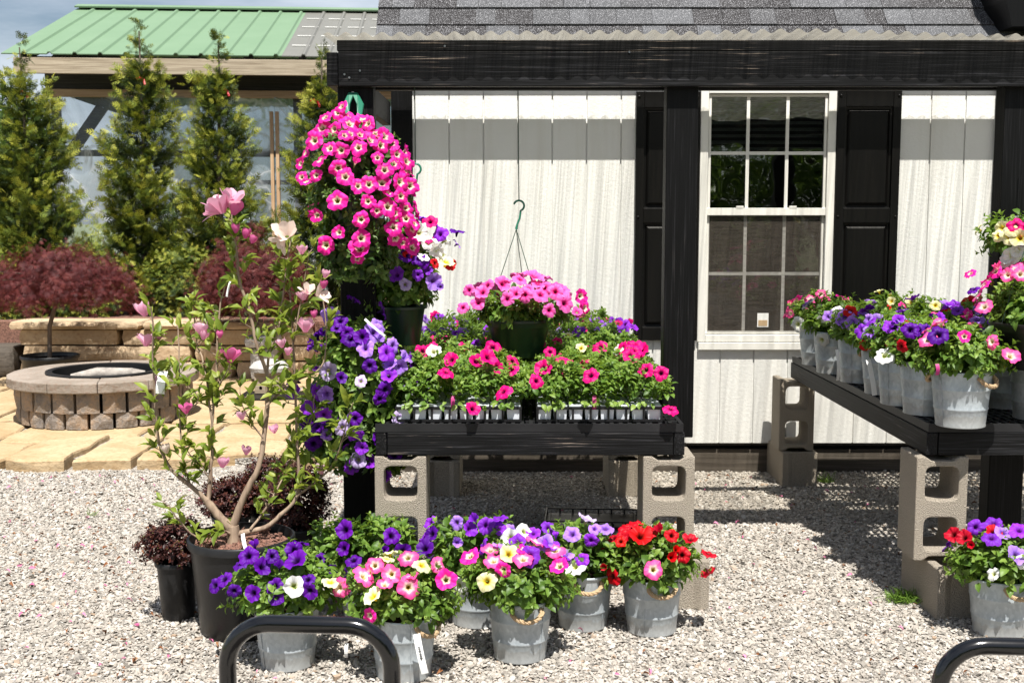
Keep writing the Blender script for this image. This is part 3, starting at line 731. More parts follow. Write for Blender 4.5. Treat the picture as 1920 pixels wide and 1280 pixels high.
# ------------------------------------------------------------------ trees behind the wall
def rseg(pts, n=8):
    return pts
SPR_V, SPR_F = [], []
def spray_template():
    v, f = [], []
    def dia(p, q, w):
        p, q = np.array(p), np.array(q); d = q - p; s = np.array([-d[1], d[0], 0]); s = s / np.linalg.norm(s) * w / 2; mid = p + d * .45
        b = len(v); v.extend([p, mid + s, q, mid - s]); f.append((b, b + 1, b + 2, b + 3))
    dia((0, 0, 0), (0, 1, -.12), .09)
    for i in range(3):
        y = .12 + .25 * i; L = .48 * (1 - i * .22)
        for s in (-1, 1): dia((0, y, -.02 * i), (s * L * .75, y + L * .75, -.06 - .03 * i), .10)
    return np.array(v), f
SPR = spray_template()
def arborvitae(px, Y, ztop_py, width_px, label, sparse=1.0, seed=1, low=.52, bump=0):
    global rng
    rs = np.random.default_rng(seed)
    base = Vector((XX(px, 620, Y), Y, .50)); top = ZZ(ztop_py, Y); H = top - base.z; Rm = width_px / 2 * Y / F
    root = empty('arborvitae_tree', base, 0, label, 'tree', 'arborvitae trees in a row behind the stone wall')
    pts = [(0, 0, 0)]; x = y = 0
    for i in range(1, 9): x += rs.normal(0, .012); y += rs.normal(0, .01); pts.append((x, y, H * .96 * i / 8))
    m = MB(); m.tube(pts, [.035 * (1 - i / 8.5) + .004 for i in range(9)], 7); m.build('trunk', MT['darkbark'], root, smooth=True)
    P, D, N, S, VV = [], [], [], [], []
    nb = int(520 * H / 3); ph = rs.uniform(0, 6.28, 4)
    for i in range(nb):
        t = rs.random() ** 1.15 * .995; a = rs.uniform(0, 6.28)
        prof = Rm * min(1.05, (1 - t) ** .80 * 1.2) * (1 + .16 * math.sin(a * 2 + ph[0] + t * 7) + .18 * math.sin(t * 17 + ph[1] + a) + .10 * math.sin(t * 31 + ph[2]))
        if t > .70: prof *= .88
        if t > .80: prof *= .62
        if t > .84 and rs.random() < .72: continue
        zt = H * t; k = min(7, int(t * 8)); bx = pts[k][0] * (1 - (t * 8 - k)) + pts[k + 1][0] * (t * 8 - k)
        L = prof * rs.uniform(.72, 1.12); nseg = max(3, int(L / .05)); rise = rs.uniform(.25, .85) * (1 if t < .7 else 1.8)
        d0 = np.array([math.cos(a), math.sin(a), 0])
        for j in range(nseg):
            f = (j + 1) / nseg
            if f < .25: continue
            p = np.array([bx, 0, zt]) + d0 * L * f + np.array([0, 0, L * rise * f * f])
            for _ in range(4 if t < .84 else 2):
                w = rs.normal(0, .38, 3); d = d0 * .8 + np.array([0, 0, .45]) + w; VV.append(np.clip(rs.normal(.04 + .70 * f ** 2.2, .13), 0, 1))  # young tips yellow; inner shade and outer highlights also put into spray colour
                P.append(p + rs.normal(0, .018, 3)); D.append(d); N.append(np.cross(d, rs.normal(0, 1, 3)) + d0 * .4); S.append(rs.uniform(.07, .12) * (1 if t < .8 else .8))
    P, D, N, S = map(np.array, (P, D, N, S)); V = np.array(VV)
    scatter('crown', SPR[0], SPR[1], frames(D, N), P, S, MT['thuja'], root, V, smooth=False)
    m = MB(); zt = H * .80; m.tube([(-.03, -.05, zt), (0, -.07, zt + .01), (.04, -.05, zt - .01), (.06, -.07, zt - .06)], .012, 6); m.build('ribbon', MT['ribbon'], root)
    return root
arborvitae(65, 11.5, 68, 215, 'broad arborvitae at the open end of the row, above the potted burgundy maple', seed=3)
arborvitae(280, 11.5, 36, 185, 'tallest arborvitae with a long wispy leader, standing over the fire pit', seed=5)
arborvitae(432, 11.4, 62, 172, 'arborvitae with a gap halfway up its trunk, beside the bare pine stud', seed=8)
arborvitae(598, 11.3, 88, 150, 'arborvitae partly hidden behind the hot pink hanging petunias', seed=13)
# low evergreen hedge between them
def bush(name, label, cat, c, r, n, size, mat, tmpl=None, group=None, kind=None, **kw):
    root = empty(name, (c[0], c[1], c[2] - r[2]), 0, label, cat, group); mound(root, c, r, n, size, -.9, MT[mat], tmpl=tmpl, **kw); return root
for i, (px, w) in enumerate(((15, 150), (160, 150), (355, 150), (500, 130))):
    c = at(px, 535, 11.15); bush('evergreen_shrub', ['low green shrub behind the tan wall under the first arborvitae', 'low green shrub behind the tan wall beside the potted burgundy maple', 'low green shrub behind the tan wall between two arborvitae', 'low green shrub behind the tan wall and the weeping maple'][i], 'shrub', c, (.46, .3, .42), 420, .085, 'thuja', SPR, 'low shrubs behind the stone wall')
c = at(-12, 570, 10.9); bush('evergreen_shrub', 'low green shrub above the dark stone at the open end of the tan wall', 'shrub', c, (.42, .3, .5), 420, .085, 'thuja', SPR, 'low shrubs behind the stone wall')
def japanese_maple(c, r, trunk_base, label, seed, pot=None, tiers=5):
    rs = np.random.default_rng(seed); tb = Vector(trunk_base)
    root = empty('japanese_maple', tb, 0, label, 'tree')
    c = np.array(c); P, D, N, S = [], [], [], []
    m = MB(); top = Vector(c) - tb + Vector((0, 0, -r[2] * .15))
    m.tube([(0, 0, 0), (.01, 0, top.z * .5), top * .98 + Vector((-.01, 0, 0)), top], [.02, .018, .02, .014], 8)
    for i in range(260):
        a = rs.uniform(0, 6.28); q = rs.random() ** .5; e = math.sqrt(max(0, 1 - q * q)) * rs.uniform(.2, 1)
        tip = c + np.array([math.cos(a) * q * r[0], math.sin(a) * q * r[1], e * r[2] * .75 - .12 * r[2] + .1 * rs.normal() * r[2]])
        tw = Vector(tip) - tb
        if i < 26: m.tube([top * .93, (top + tw) * .5 + Vector((0, 0, .06)), tw], [.012, .008, .003], 5)
        # each twig carries drooping lace leaves
        out = np.array([math.cos(a), math.sin(a), 0])
        for _ in range(34):
            f = rs.random(); p = tip + out * rs.normal(0, .05) + rs.normal(0, .035, 3) + np.array([0, 0, -.22 * r[2] * f * (0.5 + q)])
            P.append(p); D.append(out * rs.uniform(-.2, .9) + np.array([0, 0, -.6 - .5 * rs.random()]) + rs.normal(0, .5, 3)); N.append(out + rs.normal(0, .6, 3) + np.array([0, 0, .7])); S.append(rs.uniform(.035, .065))
    m.build('trunk', MT['darkbark'], root, smooth=True)
    v, f = [], []
    for ang in (-1.0, -.5, 0, .5, 1.0):
        L = 1 - abs(ang) * .35; dx, dy = math.sin(ang), math.cos(ang); b = len(v)
        v += [(0, 0, 0), (dx * L * .5 + dy * .045, dy * L * .5 - dx * .045, .02), (dx * L, dy * L, -.08), (dx * L * .5 - dy * .045, dy * L * .5 + dx * .045, .02)]; f.append((b, b + 1, b + 2, b + 3))
    P, D, N, S = map(np.array, (P, D, N, S))
    scatter('crown', np.array(v), f, frames(D, N), P - np.array(tb), S, MT['maple'], root, np.clip(rs.normal(.5, .24, len(P)), 0, 1), smooth=False)
    return root
# potted maple
pb = ground(96, 712, PZ); Yp = 9.55
pot = empty('maple_pot', (XX(95, 700, Yp), Yp, PZ), 0, 'black nursery pot of the round burgundy maple against the tan wall', 'plant pot')
nursery_pot(pot, 'tub', .225, .19, ZZ(665, Yp) - PZ, .025)
m = MB(); m.lathe([(0, .0), (.2, 0)], 24); m.build('soil', MT['mulch'], pot, loc=(0, 0, ZZ(672, Yp) - PZ))
japanese_maple(at(112, 530, Yp), (.60, .42, .48), (XX(93, 668, Yp), Yp, ZZ(676, Yp)), 'burgundy lace-leaf maple with an umbrella crown in a black pot', 4)
japanese_maple(at(475, 530, 10.0), (.46, .36, .66), (XX(480, 640, 10.0), 10.0, .3), 'burgundy weeping maple drooping over the tan wall behind the magnolia', 6)
# stone lantern-like box and pillar right of the wall
def grey_pillar():
    Y = 10.0; root = empty('stone_pillar', (XX(492, 700, Y), Y, PZ), 0, 'short pillar with a grey flat cap behind the magnolia', 'pillar')
    m = MB(); rough_box(m, -.09, .13, -.10, .12, 0, ZZ(650, Y) - PZ, .01, .07, 3); m.build('shaft', MT['greystone'], root, smooth=True)
    m = MB(); rough_box(m, -.13, .16, -.14, .15, ZZ(650, Y) - PZ + .002, ZZ(628, Y) - PZ, .01, .06, 4); m.build('cap', MT['greystone'], root, smooth=True)
    Y = 9.2; z0 = ZZ(735, Y); root = empty('birdhouse', (XX(506, 735, Y), Y, z0), 0, 'small beige box with a round hole and pale grey lid beside the pillar', 'birdhouse')
    m = MB(); m.box(-.10, .10, -.1, .1, 0, ZZ(695, Y) - z0); m.build('box', MT['oldwood'], root, bevel=.006)
    m = MB(); m.lathe([(.15, 0), (.155, .03), (.12, .07), (.05, .09), (0, .092)], 24, (0, 0, ZZ(695, Y) - z0 + .001)); m.build('lid', MT['greystone'], root, smooth=True)
    m = MB(); m.lathe([(0, 0), (.012, 0)], 16); o = m.build('entrance_hole', MT['tray'], root, loc=(-.05, -.1025, .05)); o.rotation_euler.x = R(90)
    root = empty('low_table', (XX(505, 770, Y - .1), Y - .1, PZ), 0, 'low dark table holding the small beige box', 'table')
    m = MB(); m.box(-.22, .34, -.2, .2, z0 - PZ - .035, z0 - PZ - .003); m.build('table_top', MT['tray'], root, bevel=.004)
    for sx in (-.2, .32):
        for sy in (-.17, .17): m = MB(); m.box(sx - .015, sx + .015, sy - .015, sy + .015, 0, z0 - PZ - .036); m.build('leg', MT['tray'], root)
grey_pillar()
# ------------------------------------------------------------------ greenhouse
def greenhouse():
    Y0 = 13.0; X0 = XX(5, 100, Y0); root = empty('greenhouse', (X0, Y0, 0), R(4.2), 'open shed greenhouse with a green metal roof and clear plastic walls', 'greenhouse')
    W = 6.2; ze = ZZ(101, Y0); zr = 4.20; dy = 2.9
    def part(name, fn, mat, **k): m = MB(); fn(m); return m.build(name, MT[mat], root, **k)
    # ribbed roof, front and back slope
    def roof(m, x0, x1, y0, z0, y1, z1, th=.012):
        prof = []; x = x0; pitch = .27
        sl = Vector((0, z1 - z0, -(y1 - y0))).normalized(); sl = Vector((0, -(z1 - z0), (y1 - y0))).normalized() * (1 if y1 > y0 else -1)
        k = 0
        while x < x1 - 1e-6:
            for dx, h in ((0, 0), (.10, 0), (.115, .0), (.21, 0), (.225, .022), (.25, .022), (.265, 0)):
                if x + dx <= x1: prof.append((x + dx, h))
            x += pitch
        prof.append((x1, 0)); n = len(prof); vs = []
        for (yy, zz) in ((y0, z0), (y1, z1)):
            for (xx, h) in prof: vs.append((xx, yy + sl.y * h, zz + sl.z * h))
        for (yy, zz) in ((y0, z0), (y1, z1)):
            for (xx, h) in prof: vs.append((xx, yy + sl.y * (h - th), zz + sl.z * (h - th)))
        fs = [(i, i + 1, n + i + 1, n + i) for i in range(n - 1)] + [(2 * n + i, 3 * n + i, 3 * n + i + 1, 2 * n + i + 1) for i in range(n - 1)] + [(i, 2 * n + i, 2 * n + i + 1, i + 1) for i in range(n - 1)]
        m.add(vs, fs)
    xs = XX(1330 * .375, 60, 14) - X0
    part('roof', lambda m: roof(m, 0, 3.0, -.055, ze, dy, zr), 'greenroof')
    part('skylight_panel', lambda m: roof(m, 3.0, 4.20, -.055, ze, dy, zr), 'skylight')
    part('roof', lambda m: roof(m, 4.20, W, -.055, ze, dy, zr), 'greenroof')
    def dashes(m):
        for k in (.18, .38, .58, .78):
            y, z = -.055 + (dy + .055) * k, ze + (zr - ze) * k + .012
            for i in range(4): x = 3.06 + i * .28; m.bar((x, y, z), (x + .2, y, z), .02, .008, (0, -.33, 1))
    part('fixing_strip', dashes, 'white_trim')
    part('roof', lambda m: roof(m, 0, W, dy * 2 + .12, ze, dy, zr), 'greenroof')
    part('ridge_cap', lambda m: (m.bar((0, dy - .07, zr + .02), (W, dy - .07, zr + .02), .16, .02, (0, -.33, 1)), m.bar((0, dy + .07, zr + .018), (W, dy + .07, zr + .018), .16, .02, (0, .33, 1))), 'greenroof')
    part('fascia', lambda m: m.box(.12, W, -.04, .0, ZZ(138, Y0), ZZ(108, Y0)), 'oldwood', bevel=.004)
    part('header_beam', lambda m: m.box(.28, W, .42, .50, ZZ(180, 13.4), ZZ(166, 13.4)), 'tanwood', bevel=.004)
    part('header_board', lambda m: m.box(.28, W, .50, .54, ZZ(166, 13.4) + .003, ze - .02), 'darkwood')
    part('rafter', lambda m: [m.bar((x, .0, ze - .06), (x, dy, zr - .08), .04, .10) for x in [.2 + .6 * i for i in range(10)]] and None, 'darkwood')
    for x in (.32, 3.05, 5.9): part('post', lambda m: m.box(x, x + .09, .55, .64, 0, ze), 'darkwood')
    sx = XX(512, 300, 13.3) - X0
    part('stud', lambda m: m.box(sx - .05, sx - .012, .36, .42, .4, ZZ(205, 13.3)), 'studwood', bevel=.003)
    part('stud', lambda m: m.box(sx + .012, sx + .05, .36, .42, .4, ZZ(205, 13.3)), 'studwood', bevel=.003)
    part('brace', lambda m: m.bar((XX(125, 280, 13.4) - X0, .60, ZZ(285, 13.4)), (XX(192, 190, 13.4) - X0, .60, ZZ(186, 13.4)), .13, .04, (0, 1, 0)), 'darkwood')
    part('rail', lambda m: m.box(.3, W, .56, .60, 2.15, 2.22), 'darkwood')
    part('rail', lambda m: m.box(.3, W, 5.0, 5.04, 1.95, 2.02), 'darkwood')
    def film(m, x0, x1, y, z0, z1, sd):
        rg = random.Random(sd); nx, nz = 40, 26; vs = []
        for k in range(nz + 1):
            for i in range(nx + 1):
                u, w = i / nx, k / nz
                fold = .055 * math.sin((u * 9 + w * 3.5 + sd) * 3.1) + .035 * math.sin((u * 23 - w * 9) + sd) + .018 * math.sin(w * 15 + u * 4) * (1 - w)
                vs.append((x0 + (x1 - x0) * u, y + fold * (.4 + .6 * w), z0 + (z1 - z0) * w))
        m.add(vs, [(k * (nx + 1) + i, k * (nx + 1) + i + 1, (k + 1) * (nx + 1) + i + 1, (k + 1) * (nx + 1) + i) for k in range(nz) for i in range(nx)])
    zt = ZZ(178, 13.35)
    part('plastic_sheet', lambda m: film(m, .3, sx, .46, .3, zt, 1), 'plastic', smooth=True)
    part('plastic_sheet', lambda m: film(m, sx, W, .45, .3, zt, 2.3), 'plastic', smooth=True)
    part('back_sheet', lambda m: film(m, .3, W, dy * 2 - .3, .3, ze, 4), 'plastic', smooth=True)
    part('soffit', lambda m: m.box(.28, W, .02, .52, ze - .035, ze - .02), 'darkwood')
    part('gable_wall', lambda m: m.add([(.28, .5, 2.9), (.28, dy * 2 - .3, 2.9), (.28, dy * 2 - .3, ze - .03), (.28, dy, zr - .06), (.28, .5, ze - .03)], [(0, 1, 2, 3, 4)]), 'darkwood')
greenhouse()
# background trees beyond the yard (seen left of the greenhouse and mirrored in the window)
def big_tree(x, y, h, rad, label, seed):
    global rng
    rng = np.random.default_rng(seed)
    root = empty('tree', (x, y, 0), 0, label, 'tree', 'trees round the yard')
    m = MB(); m.tube([(0, 0, 0), (.1, 0, h * .3), (0, .1, h * .6), (.05, 0, h * .85)], [.22, .17, .12, .04], 8)
    for k in range(7): a = k * .9; m.tube([(0, 0, h * (.3 + .06 * k)), (math.cos(a) * rad * .4, math.sin(a) * rad * .4, h * (.5 + .05 * k)), (math.cos(a) * rad * .8, math.sin(a) * rad * .8, h * (.6 + .05 * k))], [.09, .05, .02], 6)
    m.build('trunk', MT['darkbark'], root, smooth=True)
    P = []
    for k in range(34):
        c = np.array([rng.uniform(-.7, .7) * rad, rng.uniform(-.7, .7) * rad, h * rng.uniform(.12, .95)]); u = rsphere(420)
        P.append(c + u * rad * .38 * (rng.random(420) ** .33)[:, None] * np.array([1, 1, .7]))
    P = np.concatenate(P); n = len(P)
    scatter('crown', *LEAF_N, frames(rsphere(n), rsphere(n)), P, rng.uniform(.12, .24, n), MT['treeleaf'], root)
big_tree(-9.8, 20, 3.4, 2.2, 'pale green tree beyond the yard at the open end of the greenhouse', 21)
for i, (x, y, h) in enumerate(((-6, -13, 4.6), (-1.5, -14, 5.2), (2.8, -13, 4.4), (7, -13, 5.4), (11.5, -14, 5.8), (16, -15, 6))):
    big_tree(x, y, h, 2.7, 'leafy tree across the yard, mirrored in the window', 30 + i)
rng = np.random.default_rng(5)
# ================================================================== SHED WITH SHOP WINDOW
HY = 6.60
def shed():
    x0 = XX(736, 400, HY); root = empty('shed', (x0, HY, 0), 0, 'white sided shed with black shutters and a grey shingle roof', 'shed')
    L = root.location; O = Vector((-L.x, -L.y, 0))
    def part(name, fn, mat, parent=None, **k): m = MB(); fn(m); return m.build(name, MT[mat], parent or root, loc=O, **k) if parent is None else m.build(name, MT[mat], parent, **k)
    zb = ZZ(830, HY); zt = 2.34; xl = XX(775, 400, HY); xr = 4.2
    wx0, wx1, wz0, wz1 = XX(1322, 400, HY), XX(1548, 400, HY), ZZ(640, HY), ZZ(170, HY)
    g0 = XX(779, 400, HY); pitch = XX(843, 400, HY) - g0
    gro = [g0 + k * pitch for k in range(60) if g0 + k * pitch < xr - .02]
    def siding(m, a, b, z0, z1):
        prof = [(a, 0)]
        for g in gro:
            if a + .01 < g < b - .01: prof += [(g - .0045, 0), (g - .003, .010), (g + .003, .010), (g + .0045, 0)]
        prof += [(b, 0)]; n = len(prof)
        vs = [(x, HY + d, z0) for x, d in prof] + [(x, HY + d, z1) for x, d in prof] + [(a, HY + .032, z0), (b, HY + .032, z0), (a, HY + .032, z1), (b, HY + .032, z1)]
        fs = [(i, i + 1, n + i + 1, n + i) for i in range(n - 1)] + [(2 * n, 2 * n + 2, 2 * n + 3, 2 * n + 1)] + [tuple([2 * n] + [2 * n + 1] + list(range(n - 1, -1, -1)))]
        m.add(vs, fs)
    part('wall', lambda m: (siding(m, xl - .02, wx0, zb, zt), siding(m, wx1, xr, zb, zt), siding(m, wx0, wx1, zb, wz0), siding(m, wx0, wx1, wz1, zt)), 'siding')
    part('side_wall', lambda m: (m.box(xl - .06, xl - .03, HY + .032, HY + 3, zb, 2.34), m.box(xr - .03, xr, HY + .032, HY + 3, zb, 2.34), m.box(xl - .06, xr, HY + 3.002, HY + 3.03, zb, 2.34)), 'siding')
    part('inner_lining', lambda m: (m.box(xl, xr - .04, HY + 1.6, HY + 1.62, zb, 2.3), m.box(xl - .02, xr - .04, HY + .04, HY + 1.6, zb - .02, zb), m.box(xl, xr - .04, HY + .04, HY + 1.6, 2.28, 2.3)), 'room')
    part('corner_trim', lambda m: m.box(x0, xl, HY - .022, HY + .02, zb - .01, zt), 'black_z', bevel=.002)
    part('floor_frame', lambda m: m.box(x0 + .05, xr, HY + .06, HY + .10, .13, zb - .004), 'black_x')
    part('skid', lambda m: m.box(x0 - .1, xr, HY + .03, HY + .13, -.01, .13), 'skid', bevel=.004)
    part('foundation_strip', lambda m: m.box(x0, xr, HY + .3, HY + .34, -.01, zb - .01), 'room')
    # window
    w = part('window', lambda m: None or (m.box(XX(1310, 400, HY), XX(1325, 400, HY), HY - .02, HY + .02, ZZ(640, HY), ZZ(160, HY)), m.box(XX(1547, 400, HY), XX(1562, 400, HY), HY - .02, HY + .02, ZZ(640, HY), ZZ(160, HY)), m.box(XX(1325, 400, HY) + .0005, XX(1547, 400, HY) - .0005, HY - .02, HY + .02, ZZ(176, HY), ZZ(160, HY)),
                          m.box(XX(1325, 400, HY) + .0005, XX(1547, 400, HY) - .0005, HY - .02, HY + .02, ZZ(640, HY), ZZ(627, HY))), 'white_trim', bevel=.003)
    part('sill', lambda m: m.box(XX(1308, 648, HY), XX(1566, 648, HY), HY - .028, HY - .001, ZZ(655, HY), ZZ(641, HY)), 'white_trim', w, bevel=.003)
    ax, bx = XX(1326, 400, HY), XX(1546, 400, HY)
    zm = ZZ(397, HY)
    def frame(m, z0, z1, y0, y1, b=.018): m.box(ax, ax + b, y0, y1, z0, z1); m.box(bx - b, bx, y0, y1, z0, z1); m.box(ax + b, bx - b, y0 + .0004, y1, z0, z0 + b); m.box(ax + b, bx - b, y0 + .0004, y1, z1 - b, z1)
    part('upper_sash', lambda m: frame(m, zm - .018, ZZ(177, HY), HY - .006, HY + .012, .014), 'white_trim', w, bevel=.002)
    part('lower_sash', lambda m: frame(m, ZZ(626, HY), zm + .008, HY + .010, HY + .026, .016), 'white_trim', w, bevel=.002)
    part('meeting_rail', lambda m: m.box(ax - .004, bx + .004, HY - .012, HY + .004, ZZ(404, HY), ZZ(390, HY)), 'white_trim', w, bevel=.002)
    def munt(m, z0, z1, y):
        for f in (1 / 3, 2 / 3): x = ax + (bx - ax) * f; m.box(x - .009, x + .009, y, y + .006, z0, z1)
        zc = (z0 + z1) / 2; m.box(ax + .014, bx - .014, y + .0008, y + .0068, zc - .009, zc + .009)
    part('muntin', lambda m: munt(m, zm + .01, ZZ(180, HY), HY - .001), 'white_trim', w)
    part('muntin', lambda m: munt(m, ZZ(622, HY), zm - .02, HY + .0195), 'white_trim', w)
    part('glass', lambda m: m.box(ax + .01, bx - .01, HY + .0065, HY + .0085, zm, ZZ(180, HY)), 'glass', w)
    part('glass', lambda m: m.box(ax + .01, bx - .01, HY + .0275, HY + .0295, ZZ(622, HY), zm), 'glass', w)
    part('insect_screen', lambda m: m.add([(ax + .012, HY + .005, ZZ(622, HY)), (bx - .012, HY + .005, ZZ(622, HY)), (bx - .012, HY + .005, zm - .02), (ax + .012, HY + .005, zm - .02)], [(0, 1, 2, 3)]), 'screen', w)
    part('sash_lock', lambda m: m.box(ax + .16, ax + .20, HY - .014, HY - .002, ZZ(390, HY), ZZ(386, HY)), 'white_trim', w)
    part('sash_lock', lambda m: m.box(bx - .20, bx - .16, HY - .014, HY - .002, ZZ(390, HY), ZZ(386, HY)), 'white_trim', w)
    def mirror_slats(m):  # slats behind the glass stand in for the mirrored roof underside
        for i in range(9): z = ZZ(182, HY + .1) - i * .036; m.bar((ax + .0, HY + .10, z), (bx, HY + .10, z), .035, .002, (0, -.6, 1))
    part('mirror_slats', mirror_slats, 'mirror_slats', w)
    part('sticker', lambda m: m.box(XX(1420, 600, HY), XX(1441, 600, HY), HY + .002, HY + .0035, ZZ(613, HY), ZZ(587, HY)), 'tag', w)
    part('sticker_picture', lambda m: m.box(XX(1422, 600, HY), XX(1439, 600, HY), HY + .0008, HY + .0018, ZZ(611, HY), ZZ(600, HY)), 'rope', w)
    # shutters: raised panels
    for (a, b, z1) in ((1190, 1309, 172), (1563, 1681, 170), (1858, 1976, 166)):
        sx0, sx1 = XX(a, 400, HY), XX(b, 400, HY); z1 = ZZ(z1, HY); z0 = ZZ(637, HY); s = part('shutter', lambda m: (m.box(sx0, sx0 + .045, HY - .030, HY - .004, z0, z1), m.box(sx1 - .045, sx1, HY - .030, HY - .004, z0, z1)), 'shutter', bevel=.003)
        zr = [(z0, z0 + .075), (ZZ(418, HY), ZZ(390, HY)), (z1 - .09, z1)]
        for p, q in zr: part('rail', lambda m: m.box(sx0 + .0455, sx1 - .0455, HY - .028, HY - .004, p, q), 'shutter', s, bevel=.003)
        def pan(m, p, q):
            A, B = sx0 + .046, sx1 - .046; i = .03
            vs = [(A, HY - .012, p), (B, HY - .012, p), (B, HY - .012, q), (A, HY - .012, q), (A + .012, HY - .010, p + .012), (B - .012, HY - .010, p + .012), (B - .012, HY - .010, q - .012), (A + .012, HY - .010, q - .012),
                  (A + i, HY - .026, p + i), (B - i, HY - .026, p + i), (B - i, HY - .026, q - i), (A + i, HY - .026, q - i)]
            m.add(vs, [(0, 1, 5, 4), (1, 2, 6, 5), (2, 3, 7, 6), (3, 0, 4, 7), (4, 5, 9, 8), (5, 6, 10, 9), (6, 7, 11, 10), (7, 4, 8, 11), (8, 9, 10, 11)])
        part('raised_panel', lambda m: (pan(m, zr[0][1], zr[1][0]), pan(m, zr[1][1], zr[2][0])), 'shutter', s)
        def scr(m):
            for x in (sx0 + .016, sx1 - .016):
                for z in (z1 - .03, (z0 + z1) / 2, z0 + .04): m.add(*(lambda q: (q.v, q.f))(MB().lathe([(.008, 0), (.007, .004), (0, .006)], 10)))
        m = MB()
        for x in (sx0 + .016, sx1 - .016):
            for z in (z1 - .03, (z0 + z1) / 2, z0 + .04): m.tube([(x, HY - .0302, z), (x, HY - .034, z), (x, HY - .036, z)], [.008, .007, .003], 10)
        m.build('screw', MT['shutter'], s, smooth=True)
    # roof of overlapping shingle tabs
    rx0, ey, ez = XX(704, 60, 6.66), HY - .07, 2.30
    sl = R(49); d = Vector((0, math.cos(sl), math.sin(sl))); nrm = Vector((0, -math.sin(sl), math.cos(sl)))
    m = MB(); rg = random.Random(4); var = []; ex = .143
    for c in range(9):
        x = rx0 + (0 if c % 2 else -.0); off = rg.uniform(0, .3)
        x = rx0; first = True; wav = [.002 * math.sin(i) for i in range(5)]
        base_v = [.72, .80, .68][c % 3]
        while x < 4.4:
            wd = rg.uniform(.10, .24) * (.5 + off if first else 1); first = False; x2 = min(x + wd, 4.4)
            tabv = rg.choice((0.02, .08, .15, .25)) if rg.random() < .42 else rg.uniform(.5, .95)
            dark = tabv < .3; lift = .006 if not dark else .002
            p0 = Vector((0, ey, ez)) + d * (ex * c - (.0 if not dark else -.001)); p1 = Vector((0, ey, ez)) + d * (ex * (c + 1) + .02)
            g = .0009
            q = [Vector((x + g, 0, 0)) + p0 + nrm * (lift + .009), Vector((x2 - g, 0, 0)) + p0 + nrm * (lift + .009), Vector((x2 - g, 0, 0)) + p1 + nrm * .002, Vector((x + g, 0, 0)) + p1 + nrm * .002]
            q += [v - nrm * (.007 + lift) for v in q[:2]]
            m.add(q, [(0, 1, 2, 3), (4, 5, 1, 0)]); var += [tabv] * 6; x = x2
    o = m.build('shingle_roof', MT['shingle'], root, loc=O)
    a = o.data.attributes.new('var', 'FLOAT', 'POINT'); a.data.foreach_set('value', var)
    def deck(m):
        p0 = Vector((0, ey + .004, ez)); p1 = p0 + d * 1.3; p2 = Vector((0, HY + 3.1, p1.z + .4)); xs = (rx0 + .004, 4.4)
        v = [Vector((x, 0, 0)) + p for x in xs for p in (p0 - nrm * .002, p1 - nrm * .002, p2, p2 - Vector((0, 0, .05)), p1 - Vector((0, -.05, .05)), p0 - nrm * .022)]
        m.add(v, [(0, 6, 7, 1), (1, 7, 8, 2), (2, 8, 9, 3), (3, 9, 10, 4), (4, 10, 11, 5), (5, 11, 6, 0), (0, 1, 2, 3, 4, 5), (11, 10, 9, 8, 7, 6)])
    part('roof_deck', deck, 'black_x')
    part('eave_board', lambda m: m.box(rx0 + .06, 4.3, HY - .045, HY - .001, 2.215, 2.30), 'siding')
    # black dormer side at the far end
    def dorm(m):
        a, b = at(1887, 0, 6.5), at(1898, 50, 6.5); v = [(a.x - .03, 6.5, a.z + .5), (a.x, 6.5, a.z), (b.x, 6.5, b.z), (4.4, 6.5, b.z + .02), (4.4, 6.5, a.z + .5)]
        m.add(v + [(x, 7.2, z) for x, y, z in v], [(4, 3, 2, 1, 0), (5, 6, 7, 8, 9)] + [(i, (i + 1) % 5, 5 + (i + 1) % 5, 5 + i) for i in range(5)])
    part('dormer_cheek', dorm, 'shutter')
shed()
